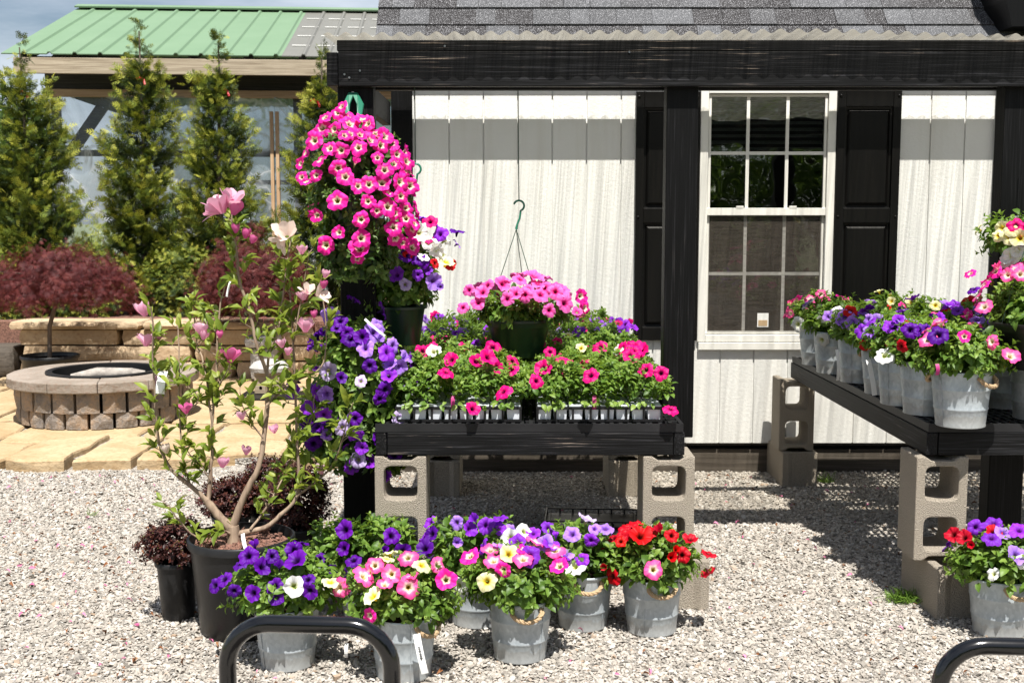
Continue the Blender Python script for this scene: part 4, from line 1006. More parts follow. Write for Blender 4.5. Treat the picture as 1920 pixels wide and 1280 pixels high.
# ================================================================== LEAN-TO PERGOLA
BY = 4.55
def pergola():
    xb = XX(612, 130, BY); root = empty('pergola', (-.7, BY, 0), 0, 'black stained timber lean-to with a corrugated clear roof', 'pergola')
    O = Vector((.7, -BY, 0))
    def part(name, fn, mat, parent=None, **k): m = MB(); fn(m); return m.build(name, MT[mat], parent or root, loc=O if parent is None else (0, 0, 0), **k)
    z0, z1, z2 = ZZ(162, BY), ZZ(96.5, BY), ZZ(75, BY)
    part('front_beam', lambda m: m.box(xb + .045, 3.6, BY, BY + .038, z0, z1), 'black_x', bevel=.003)
    part('side_beam', lambda m: m.box(xb, xb + .043, BY + .004, 6.5, z0 + .002, z1 - .003), 'black_side', bevel=.003)
    part('top_board', lambda m: m.box(xb + .040, 3.6, BY + .004, BY + .10, z1 + .002, z2), 'black_x', bevel=.003)
    part('back_beam', lambda m: m.box(xb + .045, 3.6, BY + .17, BY + .208, z0 + .004, z1), 'black_x', bevel=.003)
    part('purlin', lambda m: m.box(xb + .046, 3.6, 6.425, 6.515, z1 + .06, z1 + .095), 'black_x')
    part('purlin', lambda m: m.box(xb + .046, 3.6, 5.20, 5.238, z0 + .06, z1 + .03), 'black_x')
    pw = .14
    for xa, w_, zb in ((XX(633, 200, BY + .04), .138, -.01), (XX(1250, 200, BY + .04), .122, .583), (XX(1884, 200, BY + .04), .138, -.01), (2.95, .138, -.01)):
        part('post', lambda m: m.box(xa, xa + w_, BY + .0395, BY + .13, zb, z1), 'black_z', bevel=.004)
    # corrugated sheet
    def sheet_(m):
        xa, xe = XX(604, 70, 4.45), 3.6; pit = .0676; nx = int((xe - xa) / pit * 8); ny = 30; vs = []
        for j in range(ny + 1):
            t = j / ny; y = BY - .075 + (6.515 - BY + .075) * t
            for i in range(nx + 1):
                x = xa + (xe - xa) * i / nx; ph = 2 * math.pi * (x - xa) / pit
                wav = .0085 * math.sin(ph) + .006 * math.sin(x * 1.7 + .4) * (1 - t) + (.006 * math.sin(x * 5.1 + 2) if x > .6 else 0) * (1 - t) ** 3
                vs.append((x, y, z2 + .012 + wav + (z1 + .108 - z2 - .012) * t + .0))
        m.add(vs, [(j * (nx + 1) + i, j * (nx + 1) + i + 1, (j + 1) * (nx + 1) + i + 1, (j + 1) * (nx + 1) + i) for j in range(ny) for i in range(nx)])
    part('corrugated_sheet', sheet_, 'panel', smooth=True)
    m = MB()
    for px, py in ((1180, 98), (834, 87), (646, 140), (655, 146), (675, 133)): p = at(px, py, BY - .001); m.tube([p, p + Vector((0, -.003, 0))], [.005, .004], 8)
    m.build('nail', MT['screw'], root, loc=O)
pergola()
# ================================================================== BENCHES
DZ = .70   # top of the grate
def deck_grid(m, x0, x1, y0, y1, z, skip=None):
    """open plastic grate: thin crossing bars"""
    st = .032; x = x0
    nx = int((x1 - x0) / st); ny = int((y1 - y0) / st)
    for i in range(nx + 1):
        x = x0 + (x1 - x0) * i / nx
        m.box(x - .007, x + .007, y0, y1, z - .028, z)
    for j in range(ny + 1):
        y = y0 + (y1 - y0) * j / ny
        if j % 2 == 0: m.box(x0 - .004, x1 + .004, y - .008, y + .008, z - .026, z - .001)
def bench(name, x0, x1, y0, y1, label, notches=()):
    root = empty('plant_bench', ((x0 + x1) / 2, (y0 + y1) / 2, .58), 0, label, 'bench', 'black timber plant benches on concrete blocks'); L = root.location; O = -L
    def part(n, fn, mat, **k): m = MB(); fn(m); return m.build(n, MT[mat], root, loc=O, **k)
    part('front_board', lambda m: m.box(x0 + .043, x1 - .043, y0, y0 + .04, .584, .668), 'black_x', bevel=.003)
    part('back_board', lambda m: m.box(x0 + .043, x1 - .043, y1 - .04, y1, .584, .668), 'black_x', bevel=.003)
    part('side_board', lambda m: m.box(x0, x0 + .04, y0 + .002, y1, .584, .667), 'black_y', bevel=.003)
    if notches:
        for a, b in notches: part('side_board', lambda m: m.box(x1 - .04, x1, a, b, .584, .667), 'black_y', bevel=.003)
    else: part('side_board', lambda m: m.box(x1 - .04, x1, y0 + .002, y1, .584, .667), 'black_y', bevel=.003)
    part('cross_board', lambda m: [m.box(x0 + .042, x1 - .042, y, y + .038, .59, .665) for y in (y0 + .65, y0 + 1.3)] and None, 'black_x')
    return root, O
YF = at(960, 1143, 4.2).y; YF = ground(960, 1143).y
bx0, bx1 = -.50, XX(1284, 835, YF)
bl, Ol = bench('plant_bench', bx0, bx1, YF, 6.35, 'black timber bench carrying the flats of seedlings', ((YF + .002, BY + .034), (BY + .172, 6.35)))
m = MB(); deck_grid(m, bx0 + .01, bx1 - .135, YF + .01, 6.33, DZ); deck_grid(m, bx1 - .125, bx1 - .012, YF + .01, BY + .03, DZ); deck_grid(m, bx1 - .125, bx1 - .012, BY + .18, 6.33, DZ)
m.build('grate', MT['deckgrid'], bl, loc=Ol)
m = MB(); m.box(bx0, bx1 - .006, YF + .0, YF + .006, DZ - .030, DZ + .001); m.build('grate_edge', MT['deckgrid'], bl, loc=Ol)
rx0, rx1 = XX(1738, 835, YF), 3.0
br, Or = bench('plant_bench', rx0, rx1, YF, 6.35, 'black timber bench lined with galvanised flower buckets beside the window')
m = MB(); deck_grid(m, rx0 + .012, 2.72, YF + .01, 6.33, DZ); m.build('grate', MT['deckgrid'], br, loc=Or)
m = MB(); m.box(rx0 + .004, rx1, YF, YF + .006, DZ - .030, DZ + .001); m.box(rx0 + .004, rx0 + .01, YF + .0065, 6.34, DZ - .030, DZ + .001); m.build('grate_edge', MT['deckgrid'], br, loc=Or)
# concrete blocks: a flat one below, one on end above
GB = 'concrete blocks holding up the benches'; HP_ = math.pi / 2
def stack(xc, yf, words, flat_dx=0, flat_dy=0, flat_along='y'):
    # flat block: bottom, cores vertical. upright: cores facing the viewer
    block((xc + flat_dx, yf + .10 + flat_dy, .093), (0, 0, HP_ if flat_along == 'y' else 0), f'flat bottom concrete block at {words}', GB)
    block((xc, yf + .097, .190 + .195), (HP_, HP_, 0), f'upright concrete block at {words}', GB)
# upright: long axis vertical (x->z), core axis (z) -> y
stack(XX(751, 900, YF) , YF - .005, 'the seedling bench corner beside the purple petunias', .03, .10)
stack(XX(1254, 900, YF), YF - .005, 'the seedling bench corner behind the red petunias', .06, .095)
stack(XX(1765, 900, YF), YF - .012, 'the bucket bench corner beside the grass tuft', .055, -.0)
yb = ground(1500, 912).y
stack(XX(1492, 800, yb + .05), yb + .03, 'the back corner of the bucket bench against the shed', .015, .06)
stack(XX(1172, 900, 6.1), 6.05, 'the back of the seedling bench towards the window', 0, .05)
stack(XX(830, 900, 6.1), 6.05, 'the back of the seedling bench in deep shade', 0, .05)
stack(2.75, YF, 'the far front end of the bucket bench', 0, .05)
# ================================================================== SEEDLING FLATS
TW, TD = .465, .262
def tray_meshes():
    m = MB(); w, d, h = TW / 2, TD / 2, .056
    def ring(z0, z1, e=0, t=.006):
        m.box(-w - e, w + e, -d - e, -d - e + t, z0, z1); m.box(-w - e, w + e, d + e - t, d + e, z0, z1)
        m.box(-w - e, -w - e + t, -d - e + t, d + e - t, z0, z1); m.box(w + e - t, w + e, -d - e + t, d + e - t, z0, z1)
    ring(h - .010, h, .001, .007); ring(0, .009, 0, .006)
    m.box(-w + .007, w - .007, -d + .007, d - .007, .001, .004)
    n = 7
    for i in range(n + 1):
        x = -w + .004 + (2 * w - .008) * i / n
        for y in (-d + .003, d - .003): m.box(x - .004, x + .004, y - .0025, y + .0025, .009, h - .010)
    for i in range(7):
        y = -d + .004 + (2 * d - .008) * i / 6
        for x in (-w + .003, w - .003): m.box(x - .0025, x + .0025, y - .004, y + .004, .009, h - .010)
    o = m.build('tray', MT['tray']); t = o.data; bpy.data.objects.remove(o)
    m = MB()
    for i in range(8):
        for j in range(4):
            x = -w + .03 + (2 * w - .06) * i / 7; y = -d + .031 + (2 * d - .062) * j / 3; a, b = .0255, .022
            v = [(x + sx * r, y + sy * r, z) for z, r in ((.006, b), (.060, a)) for sx, sy in ((-1, -1), (1, -1), (1, 1), (-1, 1))]
            m.add(v, [(0, 3, 2, 1), (4, 5, 6, 7)] + [(k, (k + 1) % 4, 4 + (k + 1) % 4, 4 + k) for k in range(4)])
    o = m.build('cell_pack', MT['cell']); c = o.data; bpy.data.objects.remove(o); return t, c
TRAY, CELL = tray_meshes()
tray_fl = []
for x, y, k in ([(238, 880, 'MG'), (150, 830, 'MG'), (225, 840, 'MG'), (190, 820, 'MG'), (320, 800, 'MG'), (790, 855, 'MG'), (865, 845, 'MG'), (905, 895, 'MG'), (1025, 825, 'MG'), (1100, 825, 'MG'), (1160, 870, 'MG'), (1230, 885, 'MG'), (540, 870, 'MG'), (545, 830, 'MG'), (465, 860, 'MG'), (685, 862, 'MG'), (500, 970, 'MG'), (655, 920, 'MG'), (770, 820, 'MG'),
                 (270, 820, 'WH'), (1035, 775, 'WH'), (1080, 805, 'WH'), (180, 785, 'WH'), (715, 715, 'YE'), (800, 712, 'YE'), (860, 770, 'YE')]
                + [(a, b, random.choice(('PU', 'PU', 'VI', 'DP'))) for a, b in ((130, 690), (180, 715), (225, 700), (160, 700), (430, 690), (845, 705), (765, 690), (150, 680))]
                + [(a, b, random.choice(('PU', 'MG', 'PU'))) for a, b in ((300, 715), (345, 630), (430, 710), (730, 660), (830, 660), (965, 655), (1010, 640), (1060, 685), (1115, 660), (925, 645), (1080, 660), (210, 630), (270, 635), (1030, 675), (905, 635), (980, 660), (330, 650), (380, 745), (235, 640), (300, 640), (790, 655), (870, 640), (1040, 650), (1100, 670), (1050, 690), (950, 665), (400, 640), (190, 628), (885, 655))]):
    px, py = C6(x, y); p = ground(px, py, DZ + .235 if y < 800 else DZ + .19); tray_fl.append((p, k))
for k, (x, y) in enumerate(((360, 1050), (1275, 1050))):
    px, py = C6(x, y); tray_fl.append((at(px, py, YF - .02 - .01 * k), 'MG'))
rowname = ['front row', 'second row', 'third row', 'fourth row', 'fifth row', 'sixth row', 'back row']
def seed_flat(cx, cy, row, col):
    hue = 'magenta' if row < 3 else 'violet and pink'
    lab = f'flat of petunia seedlings, {rowname[row]}, ' + ('beside the post' if col else 'beside the purple hanging petunias')
    root = empty('seedling_flat', (cx, cy, DZ + .002), 0, lab, 'seedling tray', 'flats of petunia seedlings on the black bench')
    for me, nm in ((TRAY, 'tray'), (CELL, 'cell_pack')):
        o = bpy.data.objects.new(nm, me); COL.objects.link(o); o.parent = root
    n = 310; x = rng.uniform(-TW / 2 - .035, TW / 2 + .035, n); y = rng.uniform(-TD / 2 - .015, TD / 2 + .02, n)
    ed = np.clip(np.abs(x) / (TW / 2), 0, 1) ** 6 + (np.clip(-y / (TD / 2), 0, 1) ** 5 if row == 0 else 0)
    hh = .07 + (.13 if row < 2 else .155) * (1 - .38 * np.clip(ed, 0, 1)) * (1 + .28 * np.sin(x * 31 + row * 2 + col) * np.cos(y * 27 + row)) * rng.uniform(.7, 1.08, n)
    P = np.stack([x + cx, y + cy, DZ + hh + .01], 1)
    A = np.stack([x * 1.6, y * 1.6 - .12, np.full(n, .8)], 1) + rng.normal(0, .25, (n, 3))
    a = shoots(P, A, .031, 8)
    m_ = 200; x2 = rng.uniform(-TW / 2, TW / 2, m_); y2 = rng.uniform(-TD / 2 - .01, TD / 2, m_)
    P2 = np.stack([x2 + cx, y2 + cy, DZ + rng.uniform(.055, .12, m_)], 1); D2 = np.stack([rng.normal(0, 1, m_), rng.normal(-.3, 1, m_), rng.normal(.1, .4, m_)], 1)
    N2 = np.array([[0, 0, 1.]]) + rng.normal(0, .4, (m_, 3)); b = (P2, D2, N2, rng.uniform(.030, .046, m_), np.clip(rng.normal(.35, .2, m_), 0, 1))
    if row == 0:
        k = 26; x3 = rng.uniform(-TW / 2 + .02, TW / 2 - .02, k)
        P3 = np.stack([x3 + cx, np.full(k, cy - TD / 2 - .003), DZ + .068 + rng.uniform(-.004, .012, k)], 1); D3 = np.stack([rng.normal(0, .5, k), np.full(k, -.55), rng.normal(-.5, .3, k)], 1)
        N3 = np.array([[0, -1, .8]]) + rng.normal(0, .25, (k, 3)); c_ = (P3, D3, N3, rng.uniform(.024, .036, k), rng.uniform(.6, 1, k)); b = tuple(np.concatenate([p, q]) for p, q in zip(b, c_))
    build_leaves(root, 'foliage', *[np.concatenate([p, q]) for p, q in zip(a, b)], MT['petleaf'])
    return root
flats = []
x_cols = (XX(742, 770, YF) + TW / 2 - .005, XX(1245, 770, YF) - TW / 2 + .0)
for row in range(7):
    for col in (0, 1):
        cy = YF + .035 + TD / 2 + row * (TD + .018)
        dx = [0, .012, -.008, .01, .0, -.01, .006][row] + (0 if row == 0 or col == 0 else -.012)
        if col == 1 and row == 1: dx -= .004
        cxx = x_cols[col] + dx
        if col == 1 and row in (1,): cxx -= .0
        flats.append((cxx, cy, seed_flat(cxx, cy, row, col)))
for p, k in tray_fl:
    f = min(flats, key=lambda f: (f[0] - p.x) ** 2 + (f[1] - p.y) ** 2)
    if k != 'MG' and (abs(f[0] - p.x) > .27 or abs(f[1] - p.y) > .17): p = Vector((f[0] + max(-.24, min(.24, p.x - f[0])), f[1] + max(-.13, min(.13, p.y - f[1])), p.z))
    tc = (CAM - p).normalized(); nn = tc * random.uniform(.3, 1) + Vector((random.gauss(0, .35), 0, random.uniform(.2, 1)))
    flower(f[2], p, nn, k, .030 if k == 'MG' else .024)
for cx, cy, rt in flats[6:]:
    for _ in range(9 if cy > 5.2 else 3):
        p = Vector((cx + random.uniform(-.22, .22), cy + random.uniform(-.12, .12), DZ + random.uniform(.215, .25)))
        flower(rt, p, Vector((random.gauss(0, .5), -.6, .8)), random.choice(('PU', 'PU', 'VI', 'MG')) if cy > 5.2 else 'MG', .024)
for cx, cy, rt in flats[:6]:
    for _ in range(4):
        p = Vector((cx + random.uniform(-.21, .21), cy + random.uniform(-.12, .12), DZ + random.uniform(.205, .245)))
        flower(rt, p, Vector((random.gauss(0, .5), -.75, .65)), 'MG', .029)
for cx, cy, rt in flats[:2]:
    strip_tag(rt, (cx - .02, cy - TD / 2 - .003, DZ + .05), (cx - .02, cy - TD / 2 - .003, DZ + .10), .014, 'MAGD')
# empty tray under the bench
tp = ground(1110, 985); root = empty('empty_tray', (tp.x, tp.y, 0), R(-4), 'empty black plastic tray lying on the gravel under the seedling bench', 'tray')
o = bpy.data.objects.new('rim', TRAY); COL.objects.link(o); o.parent = root; o.location.z = .02; o.scale = (.95, .95, .6)
m = MB(); m.box(-.21, .21, -.12, .12, .024, .028)
for i in range(5): m.box(-.2 + i * .1 - .002, -.2 + i * .1 + .002, -.11, .11, .028, .04)
m.build('ribbed_base', MT['tray'], root)
# ================================================================== FLOWER BUCKETS
GG = 'galvanised flower buckets on the gravel'; GR = 'galvanised flower buckets on the bench'
def on_ground(px, py): p = ground(px, py); return Vector((p.x, p.y, .004))
def T(s):   # "x,y,K x,y,K ..." -> list
    return [(float(a.split(',')[0]), float(a.split(',')[1]), a.split(',')[2]) for a in s.split()]
def gb(px, py, label, lst, conv, keys, extra=3, fr=(.165, .15, .115), fs=.029, **kw):
    root, c, r = petunia_bucket(on_ground(px, py), label, GG, fr, **kw)
    put_flowers(root, c, r, T(lst), conv, fs, extra, keys); return root, c, r
A_, cA, rA = gb(540, 1243, 'galvanised bucket of deep purple petunias partly behind the black cart handle',
   '565,795,DP 652,820,DP 690,705,DP 725,670,DP 780,705,DP 835,670,DP 945,690,DP 865,712,DP 940,640,DP 1000,770,DP 1010,820,DP 845,800,DP 852,850,DP 745,830,DP 752,630,DP 935,800,WH 620,770,DP', C3, ('DP',), fr=(.19, .16, .13), n=150)
B_, cB, rB = gb(757, 1263, 'galvanised bucket of rose pink petunias with a long white tag, nearest to the cart handle',
   '1320,738,PK 1345,700,PK 1425,745,PK 1520,755,PK 1395,795,PK 1510,805,PK 1185,810,PK 1325,935,HP 1340,850,YE 1145,785,YE 1400,665,YE 1505,665,PK 1650,700,PK 1690,770,HP 1575,695,YE 1300,760,PK', C3, ('PK', 'YE'), fr=(.185, .16, .13), n=150, rope=.95)
C_, cC, rC = gb(975, 1229, 'galvanised bucket of pink, violet and yellow petunias with a looped rope handle, standing in front',
   '530,575,PK 435,612,HP 545,625,PK 600,675,HP 625,590,YE 705,568,HP 735,598,PU 765,535,PK 510,728,YE 890,650,HP 860,585,PK 590,550,VI 840,560,PU 375,745,WH 670,530,PU 485,545,PU 810,545,VI 700,620,PK', C7, ('PU', 'PK'), fr=(.18, .155, .12), n=140, rope=.22)
D_, cD, rD = gb(893, 1165, 'galvanised bucket of violet petunias half hidden behind the rope-handled one',
   '205,420,PU 560,410,PU 497,440,PU 410,450,PU 440,420,PU 340,415,VI 345,520,VI 640,460,VI 620,500,WH 700,460,WH 210,475,DP 185,550,DP 205,600,DP 570,440,PU', C7, ('PU', 'VI'), fr=(.20, .15, .13), n=130)
E_, cE, rE = gb(1093, 1170, 'galvanised bucket of lilac petunias with a rope handle, next to the red one',
   '765,470,PU 895,505,PU 855,455,PU 1068,515,PU 970,475,VI 1085,460,VI 1140,455,VI 1020,605,PU 985,640,WH 925,580,VI 1045,400,LL 940,590,LL', C7, ('PU', 'VI'), fr=(.16, .145, .12), rope=.1)
F_, cF, rF = gb(1222, 1180, 'galvanised bucket of bright red petunias at the end of the group',
   '1290,450,RD 1195,495,RD 1245,520,RD 1345,500,RD 1390,460,RD 1445,465,RD 1505,490,RD 1600,510,RD 1500,600,RD 1565,585,RD 1680,580,RD 1180,635,RD 1200,690,RD 1710,680,RD 1530,560,RD 1410,655,PK 1320,430,RD 1260,470,RD', C7, ('RD',), fr=(.165, .15, .12), n=135)
G_, cG, rG = gb(690, 1155, 'galvanised bucket of dark purple petunias behind the pink one, against the black post',
   '1200,530,DP 1190,610,DP 1085,650,DP 1150,715,DP 1240,660,DP 1420,555,DP 1470,625,DP 1385,620,DP 1080,755,DP', C3, ('DP',), fr=(.22, .15, .12), n=150)
I_, cI, rI = gb(1872, 1184, 'galvanised bucket of red, violet and white petunias by the concrete block and grass tuft',
   '1010,590,RD 1050,590,RD 1085,628,RD 1185,560,RD 1105,550,PU 1175,595,PU 1185,525,PU 1230,565,VI 1300,570,PU 1290,670,VI 1185,755,WH 1320,700,WH', C9, ('PU', 'RD'), fr=(.19, .15, .12), n=140)
strip_tag(B_, at(781, 1188, cB.y - .135), at(797, 1262, cB.y - .15), .022, text=True)
strip_tag(A_, at(650, 1205, cA.y - .02), at(649, 1232, cA.y - .02), .011)
# bench buckets
def bb(px, py, label, lst, keys, extra=3, fr=(.165, .15, .115), conv=C8, **kw):
    p = ground(px, py, DZ); root, c, r = petunia_bucket(Vector((p.x, p.y, DZ + .002)), label, GR, fr, **kw)
    put_flowers(root, c, r, T(lst), conv, .029, extra, keys); return root, c, r
J_, cJ, rJ = bb(1800, 797, 'galvanised bucket of leafy pink petunias on the front corner of the bench', '995,695,PK 1325,710,PK 1425,780,PK 1185,690,HP 1050,670,DP', ('PK',), n=150, fr=(.17, .15, .115), rope=.7)
K_, cK, rK = bb(1737, 775, 'galvanised bucket of mixed purple petunias beside the leafy pink front one on the bench', '845,725,RD 900,650,DP 985,650,DP 1035,655,DP 765,770,WH 1045,620,PK 1060,580,PU 940,640,DP', ('DP', 'PU'))
L_, cL, rL = bb(1692, 757, 'galvanised bucket of violet and red petunias third from the front along the bench edge', '830,600,PU 790,625,PU 870,625,RD 920,610,PU 850,595,VI 800,700,RD 890,600,PU', ('PU', 'RD'))
M_, cM, rM = bb(1660, 737, 'galvanised bucket of violet petunias with a white strip tag, middle of the bench edge', '630,640,PU 680,650,VI 725,680,PU 650,715,RD 670,590,VI 720,600,VI', ('PU', 'VI'), rope=.6)
N_, cN, rN = bb(1612, 716, 'galvanised bucket of lilac petunias above the broad strip tag on the bench edge', '580,600,VI 550,575,PU 600,590,VI 570,548,RD 540,570,VI 520,600,VI 610,570,PU 640,560,VI', ('VI',))
O_, cO, rO = bb(1565, 698, 'galvanised bucket of white and lilac petunias second from the shed on the bench', '495,620,WH 410,575,WH 450,565,VI 500,550,WH 415,675,WH 300,600,WH 520,540,VI 480,555,VI', ('WH', 'VI'))
P_, cP, rP = bb(1536, 683, 'galvanised bucket of small pink petunias at the far corner of the bench under the window', '245,545,PK 245,497,PK 350,470,PK 405,460,PK 430,490,PK 515,475,HP 550,500,PK 350,525,PK 410,520,VI 455,515,PK', ('PK', 'HP'))
QQ = [(1882, 762, 'dark galvanised bucket of pink and purple petunias behind the leafy pink one', '1220,690,DP 1240,680,DP 1215,630,VI 1365,600,PU 1385,650,VI 1210,570,HP 1270,600,VI 1300,660,DP', ('DP', 'PU')),
      (1945, 785, 'galvanised bucket at the front of the bench under the low hanging basket', '1450,700,PU', ('PU', 'PK')),
      (1810, 728, 'galvanised bucket of purple and crimson petunias in the inner row of the bench', '1270,530,VI 1310,570,PU 1210,565,HP 1220,495,RD 1155,545,PU 1300,505,PK 1250,600,PU', ('PU', 'RD')),
      (1740, 703, 'galvanised bucket of violet petunias in the inner row beside the black shutter', '1140,510,PU 1120,530,PU 1090,500,VI 1028,512,YE 1020,565,PK 1060,560,PU 1100,520,PU', ('PU', 'YE')),
      (1668, 682, 'galvanised bucket of yellow and pink petunias in the inner row near the shed', '895,497,YE 790,485,YE 930,548,HP 810,560,YE 850,510,HP 915,585,PK 760,520,RD 680,550,RD', ('YE', 'HP')),
      (1900, 705, 'galvanised bucket of violet petunias deep in the bench behind the hanging basket', '1350,620,VI 1330,590,PU', ('VI', 'PU'))]
for px, py, lab, l, ks in QQ: bb(px, py, lab, l, ks, 4)
strip_tag(J_, at(1757, 682, cJ.y - .125), at(1757, 703, cJ.y - .12), .013, 'MAGD')
strip_tag(M_, at(1628, 674, cM.y - .13), at(1640, 741, cM.y - .16), .020)
strip_tag(N_, at(1569, 655, cN.y - .12), at(1571, 713, cN.y - .12), .014, bow=.02)
# ================================================================== HANGING BASKETS
def hook(m, top, s=1.0):
    """question-mark plastic hook, top = where it hangs"""
    pts = []
    for i in range(15):
        a = R(165) - R(235) * i / 14; pts.append(top + Vector((math.cos(a) * .021, 0, math.sin(a) * .021 - .019)) * s)
    end = pts[-1]; pts += [end + Vector((-.004, 0, -.03)) * s, end + Vector((-.014, 0, -.055)) * s, end + Vector((-.018, 0, -.075)) * s]
    m.tube(pts, [.003] + [.0042] * (len(pts) - 2) + [.006], 8); return pts[-1]
def basket(base, rt, rb, h, label, fr, lift, n, hook_top, attach, wires=3, potmat='greenpot', leafsize=.038, name='hanging_basket', wiremat='wire'):
    root = empty(name, base, 0, label, 'hanging basket'); b = Vector(base)
    nursery_pot(root, 'pot', rt, rb, h, .012, mat=potmat)
    if hook_top is not None:
        m = MB(); e = hook(m, Vector(hook_top) - b); m.build('hook', MT['hook'], root, smooth=True)
        m = MB()
        for k in range(wires):
            a = k * 2 * math.pi / wires + 3.4; m.tube([e, Vector((math.cos(a) * rt, math.sin(a) * rt, h - .005))], .0017, 5)
        if attach is not None: m.tube([Vector(hook_top) - b + Vector((0, 0, .001)), Vector(attach) - b], .0021, 5)
        m.build('hanger_wire', MT[wiremat], root)
    c = b + Vector((0, 0, h + lift)); mound(root, c, fr, n, leafsize, -.5)
    return root, c, fr
YH = 4.78
hb = at(973, 667, YH)
k1, ck, rk = basket(hb, .138, .092, ZZ(596, YH) - hb.z, 'soft pink petunia basket hanging by itself over the seedling flats', (.21, .18, .09), .03, 120, at(973, 377, YH), at(971, 150, YH) , 3)
put_flowers(k1, ck + Vector((0, 0, .03)), (.25, .2, .11), T('345,505,RS 320,580,RS 430,490,RS 388,560,RS 525,465,RS 522,545,RS 615,500,RS 580,470,RS 660,480,RS 705,590,RS 735,520,RS 690,495,RS 770,565,RS 840,540,HP 860,580,HP 825,595,RS 745,490,RS 790,530,RS 560,520,RS 640,460,RS 865,610,HP 500,480,RS 410,520,RS 600,530,RS 670,530,RS 760,510,RS'), C6, .032, 10, ('RS',), up=.35)
# mixed basket behind the post
YM = 4.68; mb = at(752, 645, YM)
k2, ck2, rk2 = basket(mb, .10, .075, ZZ(572, YM) - mb.z, 'mixed purple, white and red petunia basket half behind the hot pink one', (.155, .13, .23), .13, 230, at(779, 308, YM), at(777, 120, YM), 3)
put_flowers(k2, ck2 + Vector((.03, 0, .01)), (.18, .14, .22), T('110,250,WH 150,290,WH 180,320,WH 220,345,WH 115,215,WH 165,300,WH 200,250,PU 270,240,DP 155,200,MG 75,300,HP 150,270,MG 180,380,RD 250,385,RD 60,345,RD 50,345,DP 130,370,DP 270,295,VI 175,460,VI 50,475,LL 105,430,PU 155,410,PU 15,430,PU 225,375,YE 130,350,WH 95,270,HP 200,480,VI 110,360,DP'), C6, .028, 8, ('PU', 'WH'), up=.3)
for nm in range(3):
    pass
# hot pink tower on the post
YP = BY - .19
pb0 = at(665, 512, YP); ptop = at(668, 236, YP)
k3 = empty('petunia_tower', at(668, 520, YP), 0, 'tall hanging mass of hot pink petunias strapped high on the black post', 'hanging basket')
cT = at(668, 385, YP); cen = [(cT + Vector((0, 0, .17)), (.16, .145, .12)), (cT + Vector((0, 0, .03)), (.20, .165, .17)), (cT + Vector((.0, 0, -.16)), (.165, .14, .13))]
m = MB(); m.lathe([(0, -.22), (.07, -.22), (.085, -.1), (.085, .17), (0, .17)], 20, cT - k3.location); m.build('planter_bag', MT['greenpot'], k3, smooth=True)
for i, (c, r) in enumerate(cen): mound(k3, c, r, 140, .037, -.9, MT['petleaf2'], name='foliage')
m = MB()
for s in (-1, 1):
    a = at(662 + s * 3, 176, BY + .03) - k3.location; b = at(662 + s * 13, 196, BY - .01) - k3.location; c = at(662 + s * 11, 240, BY - .06) - k3.location
    m.add([a + Vector((-.012, 0, .004)), a + Vector((.012, 0, .004)), b + Vector((.015, 0, 0)), c + Vector((.005, 0, 0)), c + Vector((-.005, 0, 0)), b + Vector((-.013, 0, 0))] + [q + Vector((0, -.006, 0)) for q in (a + Vector((-.010, 0, .004)), a + Vector((.010, 0, .004)), b + Vector((.012, 0, 0)), c + Vector((.003, 0, 0)), c + Vector((-.003, 0, 0)), b + Vector((-.010, 0, 0)))],
          [(0, 1, 2, 3, 4, 5), (11, 10, 9, 8, 7, 6)] + [(i, 6 + i, 6 + (i + 1) % 6, (i + 1) % 6) for i in range(6)])
m.build('hanger_strap', MT['hook'], k3)
m = MB(); p = at(662, 175, BY + .036) - k3.location; m.tube([p, p + Vector((0, -.01, 0))], .006, 10); m.build('screw', MT['screw'], k3)
fl = '455,180,HP 435,225,HP 365,250,HP 480,235,HP 535,245,PK 575,265,HP 310,385,HP 475,355,HP 405,300,HP 560,350,HP 600,290,HP 390,425,HP 455,440,HP 550,420,HP 330,487,HP 210,505,HP 245,445,HP 435,535,HP 530,510,HP 685,395,HP 745,385,HP 655,480,HP 755,510,HP 695,550,HP 820,500,HP 815,440,HP 475,585,HP 250,615,HP 300,575,HP 235,590,HP 550,640,HP 612,630,HP 795,615,HP 725,680,HP 605,730,HP 655,785,HP 430,725,HP 310,810,HP 565,835,HP 765,800,HP 835,770,HP 820,830,HP 440,910,HP 365,985,HP 568,940,HP 560,1010,HP 755,880,HP 760,945,HP 860,1000,HP 800,970,HP 870,890,HP 160,1125,HP 650,330,HP 700,350,HP 500,330,HP 870,860,HP 830,540,HP 790,700,HP 545,1060,HP 350,310,HP 500,270,HP 780,450,HP 620,370,HP 840,640,HP 720,760,HP 690,620,HP'
put_flowers(k3, cT, (.215, .185, .30), T(fl), C4, .030, 14, ('HP',), jitter=.25, up=.18)
